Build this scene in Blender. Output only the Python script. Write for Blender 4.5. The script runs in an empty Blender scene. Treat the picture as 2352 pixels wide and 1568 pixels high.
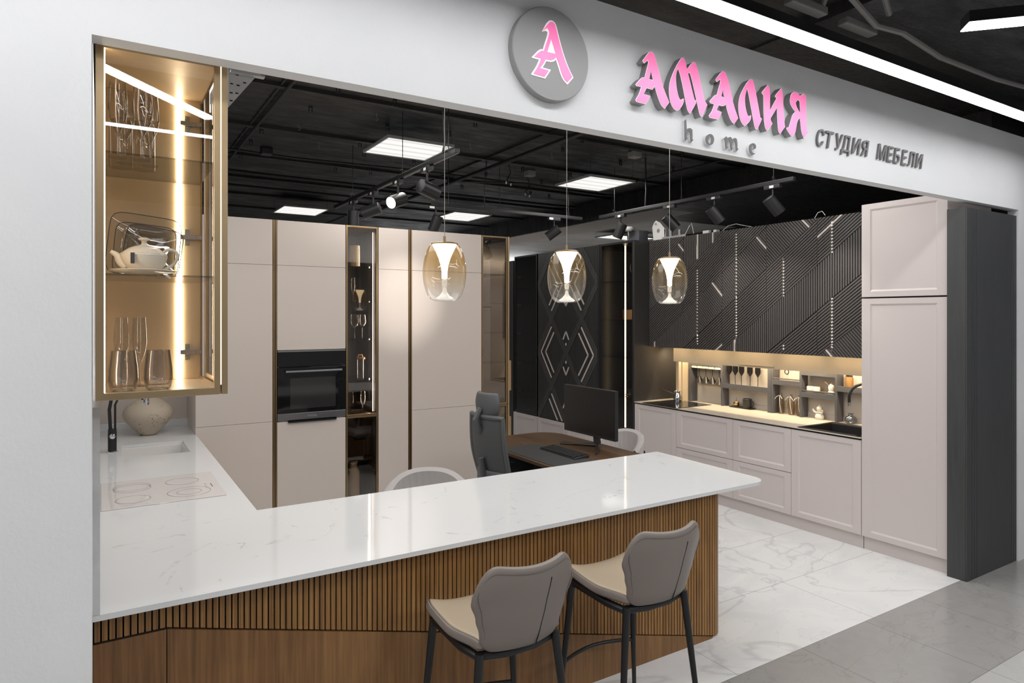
import bpy, bmesh, math, random
from mathutils import Vector, Matrix
random.seed(7)
S = bpy.context.scene
C = S.collection
PI = math.pi
rad = math.radians

# ------------------------------------------------------------------ camera, world, exposure, large lights
F_PX, CX, HY, YAW, EYE = 1523.0, 1176.0, 726.0, rad(31.85), 1.82
cam_d = bpy.data.cameras.new('camera'); cam = bpy.data.objects.new('camera', cam_d); C.objects.link(cam)
cam.location = (0, 0, EYE); cam.rotation_euler = (PI/2, 0, -YAW)
cam_d.sensor_width = 36; cam_d.lens = F_PX/2352*36
cam_d.shift_y = -(784-HY)/2352; cam_d.clip_start = .05; cam_d.clip_end = 80
S.camera = cam
S.view_settings.view_transform = 'Standard'; S.view_settings.look = 'None'
S.view_settings.exposure = 0.0; S.view_settings.gamma = 1; S.view_settings.use_curve_mapping = False
try:
    S.cycles.use_denoising = True
    S.cycles.max_bounces = 10; S.cycles.transparent_max_bounces = 24
    S.cycles.sample_clamp_indirect = 4
except Exception: pass
w = bpy.data.worlds.new('world'); S.world = w; w.use_nodes = True
w.node_tree.nodes['Background'].inputs[0].default_value = (.9, .95, 1, 1)
w.node_tree.nodes['Background'].inputs[1].default_value = .12
def area(name, loc, size, power, rot=(0,0,0), col=(1,.98,.955), spread=PI):
    l = bpy.data.lights.new(name, 'AREA'); l.shape = 'RECTANGLE'; l.size, l.size_y = size
    l.energy = power; l.color = col; l.spread = spread
    o = bpy.data.objects.new(name, l); C.objects.link(o); o.location = loc; o.rotation_euler = rot
    return o
# added fill lights without fixtures, indoors and along the mall
area('indoor_fill_light', (.9, 4.0, 3.2), (1.8, 1.8), 29)
area('indoor_fill_light', (3.6, 3.3, 3.2), (2.6, 1.2), 38)
area('indoor_fill_light', (7.6, 9.6, 3.1), (.6, 1.2), 45)
area('far_wall_fill_light', (6.4, 12.3, 3.0), (4, .06), 14, rot=(rad(70),0,0), col=(.95,.98,1))  # added light washing the far wall
area('mall_fill_light', (-2.4, .2, 2.99), (2.0, .2), 50, col=(1,1,1))
area('mall_fill_light', (3.7, -1.2, 2.99), (4.6, .3), 75, col=(1,1,1))
area('mall_fill_light', (4.5, .3, 2.99), (3, .2), 16, col=(1,1,1))
def spot(loc, target, power, ang, blend=.6, col=(1,.93,.85), r=.03):
    l = bpy.data.lights.new('spot_lamp', 'SPOT'); l.energy = power; l.spot_size = rad(ang); l.spot_blend = blend; l.color = col
    l.shadow_soft_size = r
    o = bpy.data.objects.new('spot_lamp', l); C.objects.link(o); o.location = loc
    d = Vector(target)-Vector(loc); o.rotation_euler = d.to_track_quat('-Z', 'Y').to_euler()

def U(px, py, x=None, y=None, z=None):
    """point of the photograph on the real plane x=, y= or z="""
    F = (math.sin(YAW), math.cos(YAW)); l = (px-CX)/F_PX; v = (HY-py)/F_PX
    dx = F[0]+l*F[1]; dy = F[1]-l*F[0]
    d = x/dx if x is not None else y/dy if y is not None else (z-EYE)/v
    return Vector((dx*d, dy*d, EYE+v*d))

# ------------------------------------------------------------------ materials
MATS = {}
def srgb(h):
    return tuple((((c/255)+.055)/1.055)**2.4 if c/255 > .04045 else c/255/12.92 for c in h)
def mat(name, col=(.8,.8,.8), rough=.5, metal=0, spec=.5, emit=None, es=0, coat=0):
    m = bpy.data.materials.new(name); m.use_nodes = True; MATS[name] = m
    b = m.node_tree.nodes['Principled BSDF']
    b.inputs['Base Color'].default_value = (*col, 1); b.inputs['Roughness'].default_value = rough
    b.inputs['Metallic'].default_value = metal; b.inputs['Specular IOR Level'].default_value = spec
    b.inputs['Coat Weight'].default_value = coat; b.inputs['Coat Roughness'].default_value = .06
    if emit: b.inputs['Emission Color'].default_value = (*emit, 1); b.inputs['Emission Strength'].default_value = es
    return m
def nodes(m): return m.node_tree.nodes, m.node_tree.links, m.node_tree.nodes['Principled BSDF']
def coords(m, scale=(1,1,1), rot=(0,0,0), loc=(0,0,0)):
    n, l, b = nodes(m)
    # real-world coordinates of the surface
    g = n.new('ShaderNodeNewGeometry'); mp = n.new('ShaderNodeMapping')
    mp.inputs['Scale'].default_value = scale; mp.inputs['Rotation'].default_value = rot; mp.inputs['Location'].default_value = loc
    l.new(g.outputs['Position'], mp.inputs[0]); return mp.outputs[0]
def noise(m, vec, scale, detail=4, rough=.55, dist=0):
    n, l, b = nodes(m); t = n.new('ShaderNodeTexNoise'); t.inputs['Scale'].default_value = scale
    t.inputs['Detail'].default_value = detail; t.inputs['Roughness'].default_value = rough; t.inputs['Distortion'].default_value = dist
    l.new(vec, t.inputs['Vector']); return t.outputs['Fac']
def ramp(m, fac, stops, interp='LINEAR'):
    n, l, b = nodes(m); r = n.new('ShaderNodeValToRGB'); r.color_ramp.interpolation = interp
    e = r.color_ramp.elements
    while len(e) < len(stops): e.new(.5)
    for i, (p, c) in enumerate(stops):
        e[i].position = p; e[i].color = (*c, 1) if not isinstance(c, (int, float)) else (c, c, c, 1)
    l.new(fac, r.inputs[0]); return r.outputs[0]
def mix(m, fac, a, b_, mode='MIX'):
    n, l, b = nodes(m); x = n.new('ShaderNodeMix'); x.data_type = 'RGBA'; x.blend_type = mode
    def put(i, v):
        if isinstance(v, bpy.types.NodeSocket): l.new(v, x.inputs[i])
        elif isinstance(v, (int, float)): x.inputs[i].default_value = v
        else: x.inputs[i].default_value = (*v, 1)
    put(0, fac); put(6, a); put(7, b_); return x.outputs[2]
def bump(m, h, s=.1, d=.01):
    n, l, b = nodes(m); x = n.new('ShaderNodeBump'); x.inputs['Strength'].default_value = s; x.inputs['Distance'].default_value = d
    l.new(h, x.inputs['Height']); l.new(x.outputs[0], b.inputs['Normal'])
def setcol(m, s): n, l, b = nodes(m); l.new(s, b.inputs['Base Color'])
def setrough(m, s): n, l, b = nodes(m); l.new(s, b.inputs['Roughness'])

m = mat('white_paint', (.80,.805,.82), .65); v = coords(m); bump(m, noise(m, v, 60, 5), .12, .01)
setcol(m, ramp(m, noise(m, v, 1.5, 6), [(.3,(.77,.775,.79)),(.7,(.82,.825,.835))]))
m = mat('black_ceiling', (.02,.02,.02), .55); v = coords(m, (1,3,1)); h = noise(m, v, 3, 8, .65)
setcol(m, ramp(m, h, [(.3,(.004,.004,.0045)),(.75,(.021,.0195,.018))])); setrough(m, ramp(m, h, [(.3,.7),(.7,.35)])); bump(m, noise(m, v, 14, 6), .35, .02)
m = mat('grey_concrete', (.2,.19,.18), .7); v = coords(m); setcol(m, ramp(m, noise(m, v, 2, 6), [(.3,(.30,.285,.27)),(.7,(.42,.40,.38))]))
mat('brown_beam', (.40,.35,.31), .7)
mat('plaster_grey', (.6,.6,.6), .7)

def lacquer(name, col, rough=.33):
    m = mat(name, col, rough, spec=.45); v = coords(m); h = noise(m, v, 900, 2); bump(m, h, .03, .001); return m
lacquer('greige', (.63,.558,.508), .36)
lacquer('pink_grey', (.65,.583,.567), .38)
lacquer('dark_lacquer', (.024,.023,.023), .35)
lacquer('graphite', (.095,.096,.108), .4)
lacquer('graphite_end', (.045,.042,.040), .38)
mat('graphite_light', (.17,.17,.18), .4)
mat('black_gap', (.004,.004,.004), .8)
mat('black_metal', (.012,.012,.013), .42)
mat('black_plastic', (.02,.02,.021), .4)
m = mat('gold_brushed', (.50,.37,.22), .38, .85); v = coords(m, (8,8,250)); bump(m, noise(m, v, 3, 3), .06, .002)
mat('gold_panel', (.67,.52,.33), .42, .15)
mat('bronze', (.36,.25,.13), .33, .9)
mat('chrome', (.75,.75,.76), .08, 1)
mat('steel', (.45,.45,.46), .28, 1)
mat('cast_metal', (.55,.55,.56), .35, .7)

def wood(name, dark, mid, light, stretch=(14,14,.9), rough=.42):
    m = mat(name, mid, rough); v = coords(m, stretch); n1 = noise(m, v, 1.0, 6, .6, 1.2)
    v2 = coords(m, (90,90,2.5)); n2 = noise(m, v2, 1.0, 3)
    c = ramp(m, n1, [(.28,dark),(.5,mid),(.75,light)])
    c = mix(m, .35, c, ramp(m, n2, [(.35,dark),(.65,light)])); setcol(m, c); bump(m, n2, .06, .002); return m
wood('walnut', (.11,.050,.016), (.23,.108,.036), (.35,.18,.066), (6,6,.7))
wood('walnut_slat', (.12,.052,.014), (.29,.138,.040), (.50,.27,.09), (55,55,1.0))
wood('walnut_dark', (.03,.015,.007), (.065,.032,.014), (.10,.055,.025), (14,1.0,14))
m = mat('desk_wood', (.13,.075,.04), .45); v = coords(m, (14,1.2,14)); n1 = noise(m, v, 1.3, 6, .6, 1.0)
setcol(m, ramp(m, n1, [(.3,(.045,.023,.010)),(.55,(.085,.045,.020)),(.8,(.13,.072,.036))]))
wood('black_oak', (.012,.012,.012), (.024,.023,.023), (.038,.036,.035), (20,20,1.6), .5)
wood('black_oak_strip', (.036,.034,.033), (.055,.051,.049), (.075,.070,.067), (20,20,1.6), .5)
wood('pilaster_oak', (.042,.043,.044), (.052,.053,.055), (.062,.063,.065), (25,25,2.2), .45)
wood('board_wood', (.25,.13,.05), (.42,.25,.11), (.55,.36,.18), (10,2,10))
m = mat('slat_dark', (.085,.077,.074), .36); 
mat('pale_strip', (.62,.55,.50), .4)

m = mat('quartz', (.78,.78,.775), .06, spec=.5); v = coords(m)
d = noise(m, v, 1.6, 5, .6, .4)
v1 = coords(m, (.9,.65,1), (0,0,rad(-26)))
n, l, b = nodes(m)
a = n.new('ShaderNodeTexNoise'); a.inputs['Scale'].default_value = 1.5; a.inputs['Detail'].default_value = 8; a.inputs['Distortion'].default_value = .8; l.new(v1, a.inputs['Vector'])
def ridge(m, fac, wdt):
    n, l, b = nodes(m); s = n.new('ShaderNodeMath'); s.operation = 'SUBTRACT'; s.inputs[1].default_value = .5; l.new(fac, s.inputs[0])
    ab = n.new('ShaderNodeMath'); ab.operation = 'ABSOLUTE'; l.new(s.outputs[0], ab.inputs[0])
    return ramp(m, ab.outputs[0], [(0,1.0),(wdt,0.0)])
vein = ridge(m, a.outputs['Fac'], .006)
mask = ramp(m, noise(m, v, 9, 5, .7), [(.52,0.0),(.64,.7)])
vv = mix(m, 1, vein, mask, 'MULTIPLY')
setcol(m, mix(m, vv, (.73,.735,.74), (.42,.38,.35)))

def marble(name, base, vein_c, sc=1.0, tile=None, cloud=(.0,.0,.0), vs=.012, rough=.12):
    m = mat(name, base, rough, spec=.55); n, l, b = nodes(m)
    v = coords(m, (.9*sc,1.3*sc,1), (0,0,rad(24)))
    a = n.new('ShaderNodeTexNoise'); a.inputs['Scale'].default_value = .95; a.inputs['Detail'].default_value = 7; a.inputs['Distortion'].default_value = 1.6; l.new(v, a.inputs['Vector'])
    a2 = n.new('ShaderNodeTexNoise'); a2.inputs['Scale'].default_value = 1.9; a2.inputs['Detail'].default_value = 5; a2.inputs['Distortion'].default_value = 2.2; l.new(v, a2.inputs['Vector'])
    c = ramp(m, a2.outputs['Fac'], [(.3,cloud),(.55,base)])
    c = mix(m, mix(m, 1, ridge(m, a.outputs['Fac'], vs*2.5), (.75,.75,.75), 'MULTIPLY'), c, vein_c)
    c = mix(m, mix(m, 1, ridge(m, a2.outputs['Fac'], vs), (.35,.35,.35), 'MULTIPLY'), c, vein_c)
    if tile:
        tw, th, lx, ly, off = tile
        bt = n.new('ShaderNodeTexBrick'); bt.inputs['Scale'].default_value = 1; bt.inputs['Brick Width'].default_value = tw; bt.inputs['Row Height'].default_value = th
        bt.inputs['Mortar Size'].default_value = .0016; bt.inputs['Mortar Smooth'].default_value = 0; bt.offset = off; bt.offset_frequency = 2
        l.new(coords(m, (1,1,1), (0,0,0), (lx,ly,0)), bt.inputs['Vector'])
        c = mix(m, bt.outputs['Fac'], c, tuple(x*.55 for x in vein_c))
    setcol(m, c); return m
marble('floor_marble', (.80,.80,.79), (.58,.59,.605), .8, (1.22,.63,1.22*4-4.58,.63*5-2.88,.5), (.735,.74,.74), .009, .13)
marble('mall_tile', (.33,.32,.31), (.27,.26,.25), 2.2, (.61,.65,.61*7-3.88,.65*3-1.60,0), (.31,.30,.29), .004, .20)
marble('mall_tile_light', (.46,.455,.445), (.41,.405,.40), 1.6, (.61,.61,.61*7-3.88,.61*3-1.60,0), (.435,.43,.42), .006, .22)
m = mat('wall_marble', (.62,.63,.64), .15); v = coords(m); setcol(m, ramp(m, noise(m, v, 2.5, 7, .6, 1.5), [(.3,(.55,.56,.575)),(.6,(.68,.69,.70))]))

m = mat('beige_stone', (.66,.56,.42), .45); v = coords(m)
c = ramp(m, noise(m, v, 2.2, 6), [(.3,(.56,.45,.31)),(.7,(.66,.54,.38))])
fl = ramp(m, noise(m, coords(m, (60,60,60)), 1, 4, .6), [(.70,0.0),(.76,.8)]); setcol(m, mix(m, fl, c, (.25,.19,.12)))
m = mat('splash_stone', (.70,.63,.54), .5)
m = mat('beige_stone_top', (.66,.58,.46), .3); v = coords(m, (3,.55,3))
c = ramp(m, noise(m, v, 2.2, 6), [(.3,(.60,.54,.44)),(.7,(.70,.64,.54))])
fl = mix(m, 1, ramp(m, noise(m, coords(m, (22,1.6,22)), 1, 6, .7), [(.56,0.0),(.66,1.0)]), ramp(m, noise(m, v, .8, 2), [(.5,0.0),(.6,.7)]), 'MULTIPLY')
setcol(m, mix(m, fl, c, (.16,.13,.10)))
m = mat('vase_clay', (.50,.42,.32), .85); v = coords(m, (1,1,1))
n1 = noise(m, coords(m, (90,90,55)), 1, 3, .6); n2 = noise(m, v, 7, 2)
fk = mix(m, 1, ramp(m, n1, [(.60,0.0),(.63,1.0)]), ramp(m, n2, [(.5,0.0),(.58,1.0)]), 'MULTIPLY'); setcol(m, mix(m, fk, (.50,.42,.33), (.05,.035,.025)))
m = mat('leather', (.225,.19,.17), .42); v = coords(m); bump(m, noise(m, v, 260, 4), .12, .002)
m = mat('leather_warm_lit', (.49,.395,.285), .40); v = coords(m); bump(m, noise(m, v, 260, 4), .12, .002)  # same leather as the shell, warm pendant light painted into its colour
m = mat('stitch', (.35,.31,.28), .8); mat('leather_dark', (.10,.085,.075), .6)
m = mat('grey_velvet', (.50,.47,.46), .9); m.node_tree.nodes['Principled BSDF'].inputs['Sheen Weight'].default_value = .4
v = coords(m); bump(m, noise(m, v, 400, 3), .3, .003)
mat('grey_velvet_dark', (.16,.155,.155), .85)
mat('chair_grey', (.105,.110,.114), .55)
m = mat('chair_mesh', (.085,.09,.093), .7); v = coords(m); 
n1 = noise(m, coords(m, (120,120,400)), 1, 1); bump(m, n1, .4, .003)
mat('mat_black', (.028,.029,.029), .6)
mat('screen', (.008,.008,.009), .32)
mat('key', (.015,.015,.016), .45); mat('key_mark', (.25,.25,.26), .5)
mat('porcelain', (.82,.76,.66), .18); mat('porcelain_warm', (.80,.72,.58), .3)
mat('porcelain_blue', (.35,.42,.5), .3)
mat('label_dark', (.05,.05,.06), .5)
mat('white_plastic', (.75,.75,.74), .4)
mat('black_glass', (.006,.006,.007), .04, spec=.7)
mat('oven_glass', (.008,.008,.009), .05, spec=.6); mat('oven_window', (.03,.029,.028), .08, spec=.6)
mat('black_glaze', (.008,.008,.009), .28, spec=.4); mat('black_gloss', (.01,.01,.011), .08, spec=.6)
mat('sink_black', (.015,.015,.016), .5)
mat('white_enamel', (.74,.72,.70), .12)
mat('hob_white', (.70,.66,.64), .04, spec=.7); mat('hob_line', (.07,.06,.06), .3)
mat('gold_metal', (.75,.50,.25), .1, 1)
mat('spice', (.28,.15,.05), .7)
mat('ribbon', (.85,.83,.80), .5)
mat('sign_grey', (.29,.29,.29), .5); mat('sign_grey_light', (.35,.35,.35), .55); mat('sign_white', (.9,.9,.9), .5, emit=(1,1,1), es=.25)
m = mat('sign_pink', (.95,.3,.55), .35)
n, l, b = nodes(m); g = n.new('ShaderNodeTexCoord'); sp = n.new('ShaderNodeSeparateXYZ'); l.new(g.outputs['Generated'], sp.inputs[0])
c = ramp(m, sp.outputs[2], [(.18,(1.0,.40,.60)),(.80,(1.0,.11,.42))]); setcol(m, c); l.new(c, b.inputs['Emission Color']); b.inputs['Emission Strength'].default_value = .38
mat('letter_grey', (.16,.155,.155), .5); mat('letter_side', (.85,.85,.86), .4)
mat('cable_black', (.01,.01,.01), .5); mat('cable_grey', (.22,.21,.2), .6)
mat('light_frame', (.30,.30,.30), .4)
mat('clear_cord', (.55,.52,.48), .4)
mat('lens_dark', (.02,.02,.02), .1)

def emis(name, col, s):
    m = bpy.data.materials.new(name); m.use_nodes = True; MATS[name] = m; n = m.node_tree.nodes; l = m.node_tree.links; n.clear()
    e = n.new('ShaderNodeEmission'); e.inputs[0].default_value = (*col, 1); e.inputs[1].default_value = s
    o = n.new('ShaderNodeOutputMaterial'); l.new(e.outputs[0], o.inputs[0]); return m
emis('linear_light', (1,1,1), 17)
emis('led_warm', (1,.82,.58), 20)
emis('led_cool', (1,.93,.85), 9)
emis('led_dot', (1,.86,.66), 5)
emis('pendant_glow', (1,.93,.82), 4)
emis('led_bright', (1,.82,.58), 15)
emis('gap_glow', (1,.85,.65), 3)
emis('spot_glow', (1,.95,.88), 14)
# diffuser of the ceiling panels: rows of tubes seen through the prismatic sheet
m = emis('panel_light', (1,.97,.92), 5); n = m.node_tree.nodes; l = m.node_tree.links
g = n.new('ShaderNodeTexCoord'); sx = n.new('ShaderNodeSeparateXYZ'); l.new(g.outputs['Object'], sx.inputs[0])
mm = n.new('ShaderNodeMath'); mm.operation = 'MULTIPLY'; mm.inputs[1].default_value = 2*PI/.145; l.new(sx.outputs[1], mm.inputs[0])
sn = n.new('ShaderNodeMath'); sn.operation = 'COSINE'; l.new(mm.outputs[0], sn.inputs[0])
mr = n.new('ShaderNodeMapRange'); mr.inputs[1].default_value = -1; mr.inputs[2].default_value = 1; mr.inputs[3].default_value = .80; mr.inputs[4].default_value = 1.25
l.new(sn.outputs[0], mr.inputs[0]); l.new(mr.outputs[0], n['Emission'].inputs[1])

def glass(name, tint=(1,1,1), refl=.0, rough=.0, grad=None, edge=None):
    """thin sheet of glass: tinted see-through plus a Fresnel reflection"""
    m = bpy.data.materials.new(name); m.use_nodes = True; MATS[name] = m; n = m.node_tree.nodes; l = m.node_tree.links; n.clear()
    t = n.new('ShaderNodeBsdfTransparent'); t.inputs[0].default_value = (*tint, 1)
    g = n.new('ShaderNodeBsdfGlossy'); g.inputs['Roughness'].default_value = rough; g.inputs[0].default_value = (1,1,1,1)
    lw_ = n.new('ShaderNodeLayerWeight'); pw = n.new('ShaderNodeMath'); pw.operation = 'POWER'; pw.inputs[1].default_value = 4.5; l.new(lw_.outputs['Facing'], pw.inputs[0])
    fr = n.new('ShaderNodeMath'); fr.operation = 'MULTIPLY_ADD'; fr.inputs[1].default_value = .75; fr.inputs[2].default_value = .035; l.new(pw.outputs[0], fr.inputs[0])
    ad = n.new('ShaderNodeMath'); ad.operation = 'ADD'; ad.inputs[1].default_value = refl; ad.use_clamp = True; l.new(fr.outputs[0], ad.inputs[0])
    x = n.new('ShaderNodeMixShader'); l.new(ad.outputs[0], x.inputs[0]); l.new(t.outputs[0], x.inputs[1]); l.new(g.outputs[0], x.inputs[2])
    if edge is not None:
        er = n.new('ShaderNodeValToRGB'); q = er.color_ramp.elements; q[0].position = .35; q[0].color = (*tint,1); q[1].position = .92; q[1].color = (*[c*edge for c in tint],1)
        l.new(lw_.outputs['Facing'], er.inputs[0]); l.new(er.outputs[0], t.inputs[0])
    if grad:
        tc = n.new('ShaderNodeTexCoord'); s = n.new('ShaderNodeSeparateXYZ'); l.new(tc.outputs['Generated'], s.inputs[0])
        r = n.new('ShaderNodeValToRGB'); e = r.color_ramp.elements; e[0].position = grad[0]; e[0].color = (*grad[1],1); e[1].position = grad[2]; e[1].color = (*grad[3],1)
        l.new(s.outputs[2], r.inputs[0]); l.new(r.outputs[0], t.inputs[0])
    o = n.new('ShaderNodeOutputMaterial'); l.new(x.outputs[0], o.inputs[0]); return m
glass('clear_glass', (.97,.97,.97), .02)
glass('wine_glass', (.86,.85,.84), .09, edge=.22)
glass('smoke_glass', (.75,.71,.65), .03)
glass('bronze_glass', (.72,.66,.59), .06)
glass('dark_glass', (.50,.48,.46), .02)
glass('shelf_glass', (.72,.72,.70), .03)
glass('plate_smoke', (.55,.56,.55), .10, edge=.6)
glass('plate_glass', (.84,.84,.84), .05, edge=.5)
glass('amber_pendant', (1,1,1), .03, grad=(.12,(.95,.95,.95),.75,(.86,.70,.44)))
glass('bottle_glass', (.74,.67,.56), .03, edge=.55)
glass('blue_glass', (.62,.66,.70), .12, edge=.3)
mat('acrylic', (.85,.83,.8), .15, emit=(1,.95,.9), es=.35)
for q_ in ('amber_pendant',):
    n_ = MATS[q_].node_tree.nodes; l_ = MATS[q_].node_tree.links; tb = n_.new('ShaderNodeBsdfTranslucent'); mx = n_.new('ShaderNodeMixShader'); mx.inputs[0].default_value = .05
    src = [x_ for x_ in n_ if x_.type == 'VALTORGB'][0].outputs[0]; l_.new(src, tb.inputs[0]); old = n_['Mix Shader'].outputs[0]; outn = [x_ for x_ in n_ if x_.type == 'OUTPUT_MATERIAL'][0]
    l_.new(old, mx.inputs[1]); l_.new(tb.outputs[0], mx.inputs[2]); l_.new(mx.outputs[0], outn.inputs[0])

# ------------------------------------------------------------------ mesh builder
WO = {}
class MB:
    def __init__(s): s.v = []; s.f = []; s.mi = []; s.m = 0
    def add(s, vs, fs):
        o = len(s.v); s.v += [tuple(v) for v in vs]; s.f += [tuple(i+o for i in f) for f in fs]; s.mi += [s.m]*len(fs); return s
    def box(s, x0, x1, y0, y1, z0, z1):
        x0, x1 = sorted((x0,x1)); y0, y1 = sorted((y0,y1)); z0, z1 = sorted((z0,z1))
        return s.add([(x,y,z) for x in (x0,x1) for y in (y0,y1) for z in (z0,z1)],
                     [(0,1,3,2),(4,6,7,5),(0,4,5,1),(2,3,7,6),(0,2,6,4),(1,5,7,3)])
    def ring(s, pl, a0, a1, b0, b1, w_, d0, d1):   # rectangular frame without overlaps; pl 'y' = upright facing y, 'x' = upright facing x
        w4 = w_ if isinstance(w_, tuple) else (w_,)*4   # left, right, bottom, top
        O = [(a0,b0),(a1,b0),(a1,b1),(a0,b1)]; I = [(a0+w4[0],b0+w4[2]),(a1-w4[1],b0+w4[2]),(a1-w4[1],b1-w4[3]),(a0+w4[0],b1-w4[3])]
        f = (lambda u,v,d:(u,d,v)) if pl == 'y' else (lambda u,v,d:(d,u,v)) if pl == 'x' else (lambda u,v,d:(u,v,d))
        vs = [f(*p,d) for d in (d0,d1) for p in O+I]; fs = []
        for k in range(4):
            j = (k+1)%4; fs += [(k,j,4+j,4+k),(8+k,8+j,12+j,12+k),(k,j,8+j,8+k),(4+k,4+j,12+j,12+k)]
        return s.add(vs, fs)
    def hexa(s, b, t):   # 4 bottom points, 4 top points, counter-clockwise
        return s.add(list(b)+list(t), [(3,2,1,0),(4,5,6,7),(0,1,5,4),(1,2,6,5),(2,3,7,6),(3,0,4,7)])
    def prism(s, poly, fn, d0, d1):   # convex or simple polygon in 2D, fn(u,v,d) -> point
        n = len(poly); vs = [fn(u,v,d0) for u,v in poly]+[fn(u,v,d1) for u,v in poly]
        return s.add(vs, [tuple(range(n-1,-1,-1)), tuple(range(n,2*n))]+[(i,(i+1)%n,n+(i+1)%n,n+i) for i in range(n)])
    def tube(s, pts, r, n=8, caps=True, closed=False):
        pts = [Vector(p) for p in pts]; rs = r if isinstance(r, (list,tuple)) else [r]*len(pts); rings = []; up = None
        for i, p in enumerate(pts):
            a = pts[i-1] if (i or closed) else p; c = pts[(i+1)%len(pts)] if (i < len(pts)-1 or closed) else p
            t = (c-a).normalized()
            if up is None:
                up = Vector((0,0,1)) if abs(t.z) < .9 else Vector((1,0,0))
            sd = t.cross(up).normalized(); up = sd.cross(t).normalized()
            rings.append([p+(sd*math.cos(2*PI*k/n)+up*math.sin(2*PI*k/n))*rs[i] for k in range(n)])
        vs = [q for g in rings for q in g]; fs = []; m_ = len(rings)
        for i in range(m_ if closed else m_-1):
            j = (i+1)%m_
            for k in range(n): fs.append((i*n+k, i*n+(k+1)%n, j*n+(k+1)%n, j*n+k))
        if caps and not closed: fs += [tuple(range(n-1,-1,-1)), tuple(range((m_-1)*n, m_*n))]
        return s.add(vs, fs)
    def lathe(s, prof, c=(0,0,0), n=24, axis=None, caps=False):   # prof: (r, h) along axis
        c = Vector(c); R = Vector(axis).to_track_quat('Z','Y').to_matrix() if axis else Matrix.Identity(3)
        vs = [c+R@Vector((r*math.cos(2*PI*k/n), r*math.sin(2*PI*k/n), h)) for r,h in prof for k in range(n)]; fs = []
        for i in range(len(prof)-1):
            for k in range(n): fs.append((i*n+k, i*n+(k+1)%n, (i+1)*n+(k+1)%n, (i+1)*n+k))
        if caps: fs += [tuple(range(n-1,-1,-1)), tuple(range((len(prof)-1)*n, len(prof)*n))]
        return s.add(vs, fs)
    def cyl(s, a, b, r, n=16, r2=None):
        a = Vector(a); b = Vector(b); return s.tube([a,b], [r, r if r2 is None else r2], n)
    def grid(s, fn, nu, nv):
        vs = [fn(i/nu, j/nv) for j in range(nv+1) for i in range(nu+1)]
        return s.add(vs, [(j*(nu+1)+i, j*(nu+1)+i+1, (j+1)*(nu+1)+i+1, (j+1)*(nu+1)+i) for j in range(nv) for i in range(nu)])
    def build(s, name, material, parent=None, local=False, smooth=False, bevel=0, subsurf=0, solid=0, origin=None, seg=2, **tags):
        me = bpy.data.meshes.new(name)
        if parent is not None: org = Vector((0,0,0)) if local else WO[parent.name]
        elif origin is not None: org = Vector(origin)
        else:
            xs = [v[0] for v in s.v]; ys = [v[1] for v in s.v]; zs = [v[2] for v in s.v]
            org = Vector(((min(xs)+max(xs))/2, (min(ys)+max(ys))/2, min(zs)))
        me.from_pydata([tuple(Vector(v)-org) for v in s.v], [], s.f)
        for mn in ([material] if isinstance(material, str) else material): me.materials.append(MATS[mn])
        for i, p in enumerate(me.polygons): p.material_index = s.mi[i]
        bm = bmesh.new(); bm.from_mesh(me); bmesh.ops.recalc_face_normals(bm, faces=bm.faces); bm.to_mesh(me); bm.free()
        if smooth:
            me.polygons.foreach_set('use_smooth', [True]*len(me.polygons))
            try: me.set_sharp_from_angle(angle=rad(40))
            except Exception: pass
        me.update()
        o = bpy.data.objects.new(name, me); C.objects.link(o)
        if parent is not None: o.parent = parent; WO[o.name] = org
        else: o.location = org; WO[o.name] = org
        if solid: d = o.modifiers.new('solid','SOLIDIFY'); d.thickness = solid; d.offset = 0
        if bevel: d = o.modifiers.new('bevel','BEVEL'); d.width = bevel; d.segments = seg; d.limit_method = 'ANGLE'; d.angle_limit = rad(40)
        if subsurf: d = o.modifiers.new('sub','SUBSURF'); d.levels = subsurf; d.render_levels = subsurf
        for k, v_ in tags.items(): o[k] = v_
        return o
def B(*a): return MB().box(*a)
def thing(name, label, cat, loc=(0,0,0), rot=0, group=None):
    o = bpy.data.objects.new(name, None); C.objects.link(o); o.location = loc; o.rotation_euler = (0,0,rot); o.empty_display_size = .1
    o['label'] = label; o['category'] = cat
    if group: o['group'] = group
    WO[o.name] = Vector(loc); return o
def T(label, cat, group=None):
    d = dict(label=label, category=cat)
    if group: d['group'] = group
    return d
def dup(root, loc=None, rot=None, label=None, group=None):
    r = root.copy(); C.objects.link(r)
    if loc is not None: r.location = loc
    if rot is not None: r.rotation_euler = (0,0,rot)
    if label: r['label'] = label
    if group: r['group'] = group
    for ch in list(root.children):
        c = ch.copy(); C.objects.link(c); c.parent = r
        for g in ch.children:
            d = g.copy(); C.objects.link(d); d.parent = c
    return r
def struct(name, mb, m, label, **k):
    return mb.build(name, m, kind='structure', label=label, origin=(0,0,0), **k)

# ------------------------------------------------------------------ the setting
FY = 2.20      # front face of the facade
XL = -.02      # left jamb of the shop opening
struct('floor', B(-1.5, 9, 2.25, 13, -.05, 0), 'floor_marble', 'white marble floor tiles of the showroom with grey veins')
struct('floor', B(-6, 12, 1.60, 2.25, -.05, 0), 'mall_tile', 'grey stone tiles of the mall floor along the shopfront')
struct('floor', B(-6, 12, -6, 1.60, -.05, 0), 'mall_tile_light', 'light grey stone tiles of the mall floor, nearest the camera')
fac = B(-4, XL, FY, FY+.07, 0, 3.16).box(XL, 5.80, FY, FY+.07, 2.61, 3.16).box(5.80, 9, FY, FY+.07, 0, 3.16)
fac.box(-.15, XL, FY+.07, FY+.25, 0, 3.16)
struct('wall_front', fac, 'white_paint', 'white painted shopfront wall and wide fascia above the opening')
ce = B(-4, 9, -6, 13, 3.42, 3.5)
for x in (-1.1, 1.05, 3.3): ce.box(x, x+.012, 2.4, 13, 3.405, 3.42)
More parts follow.
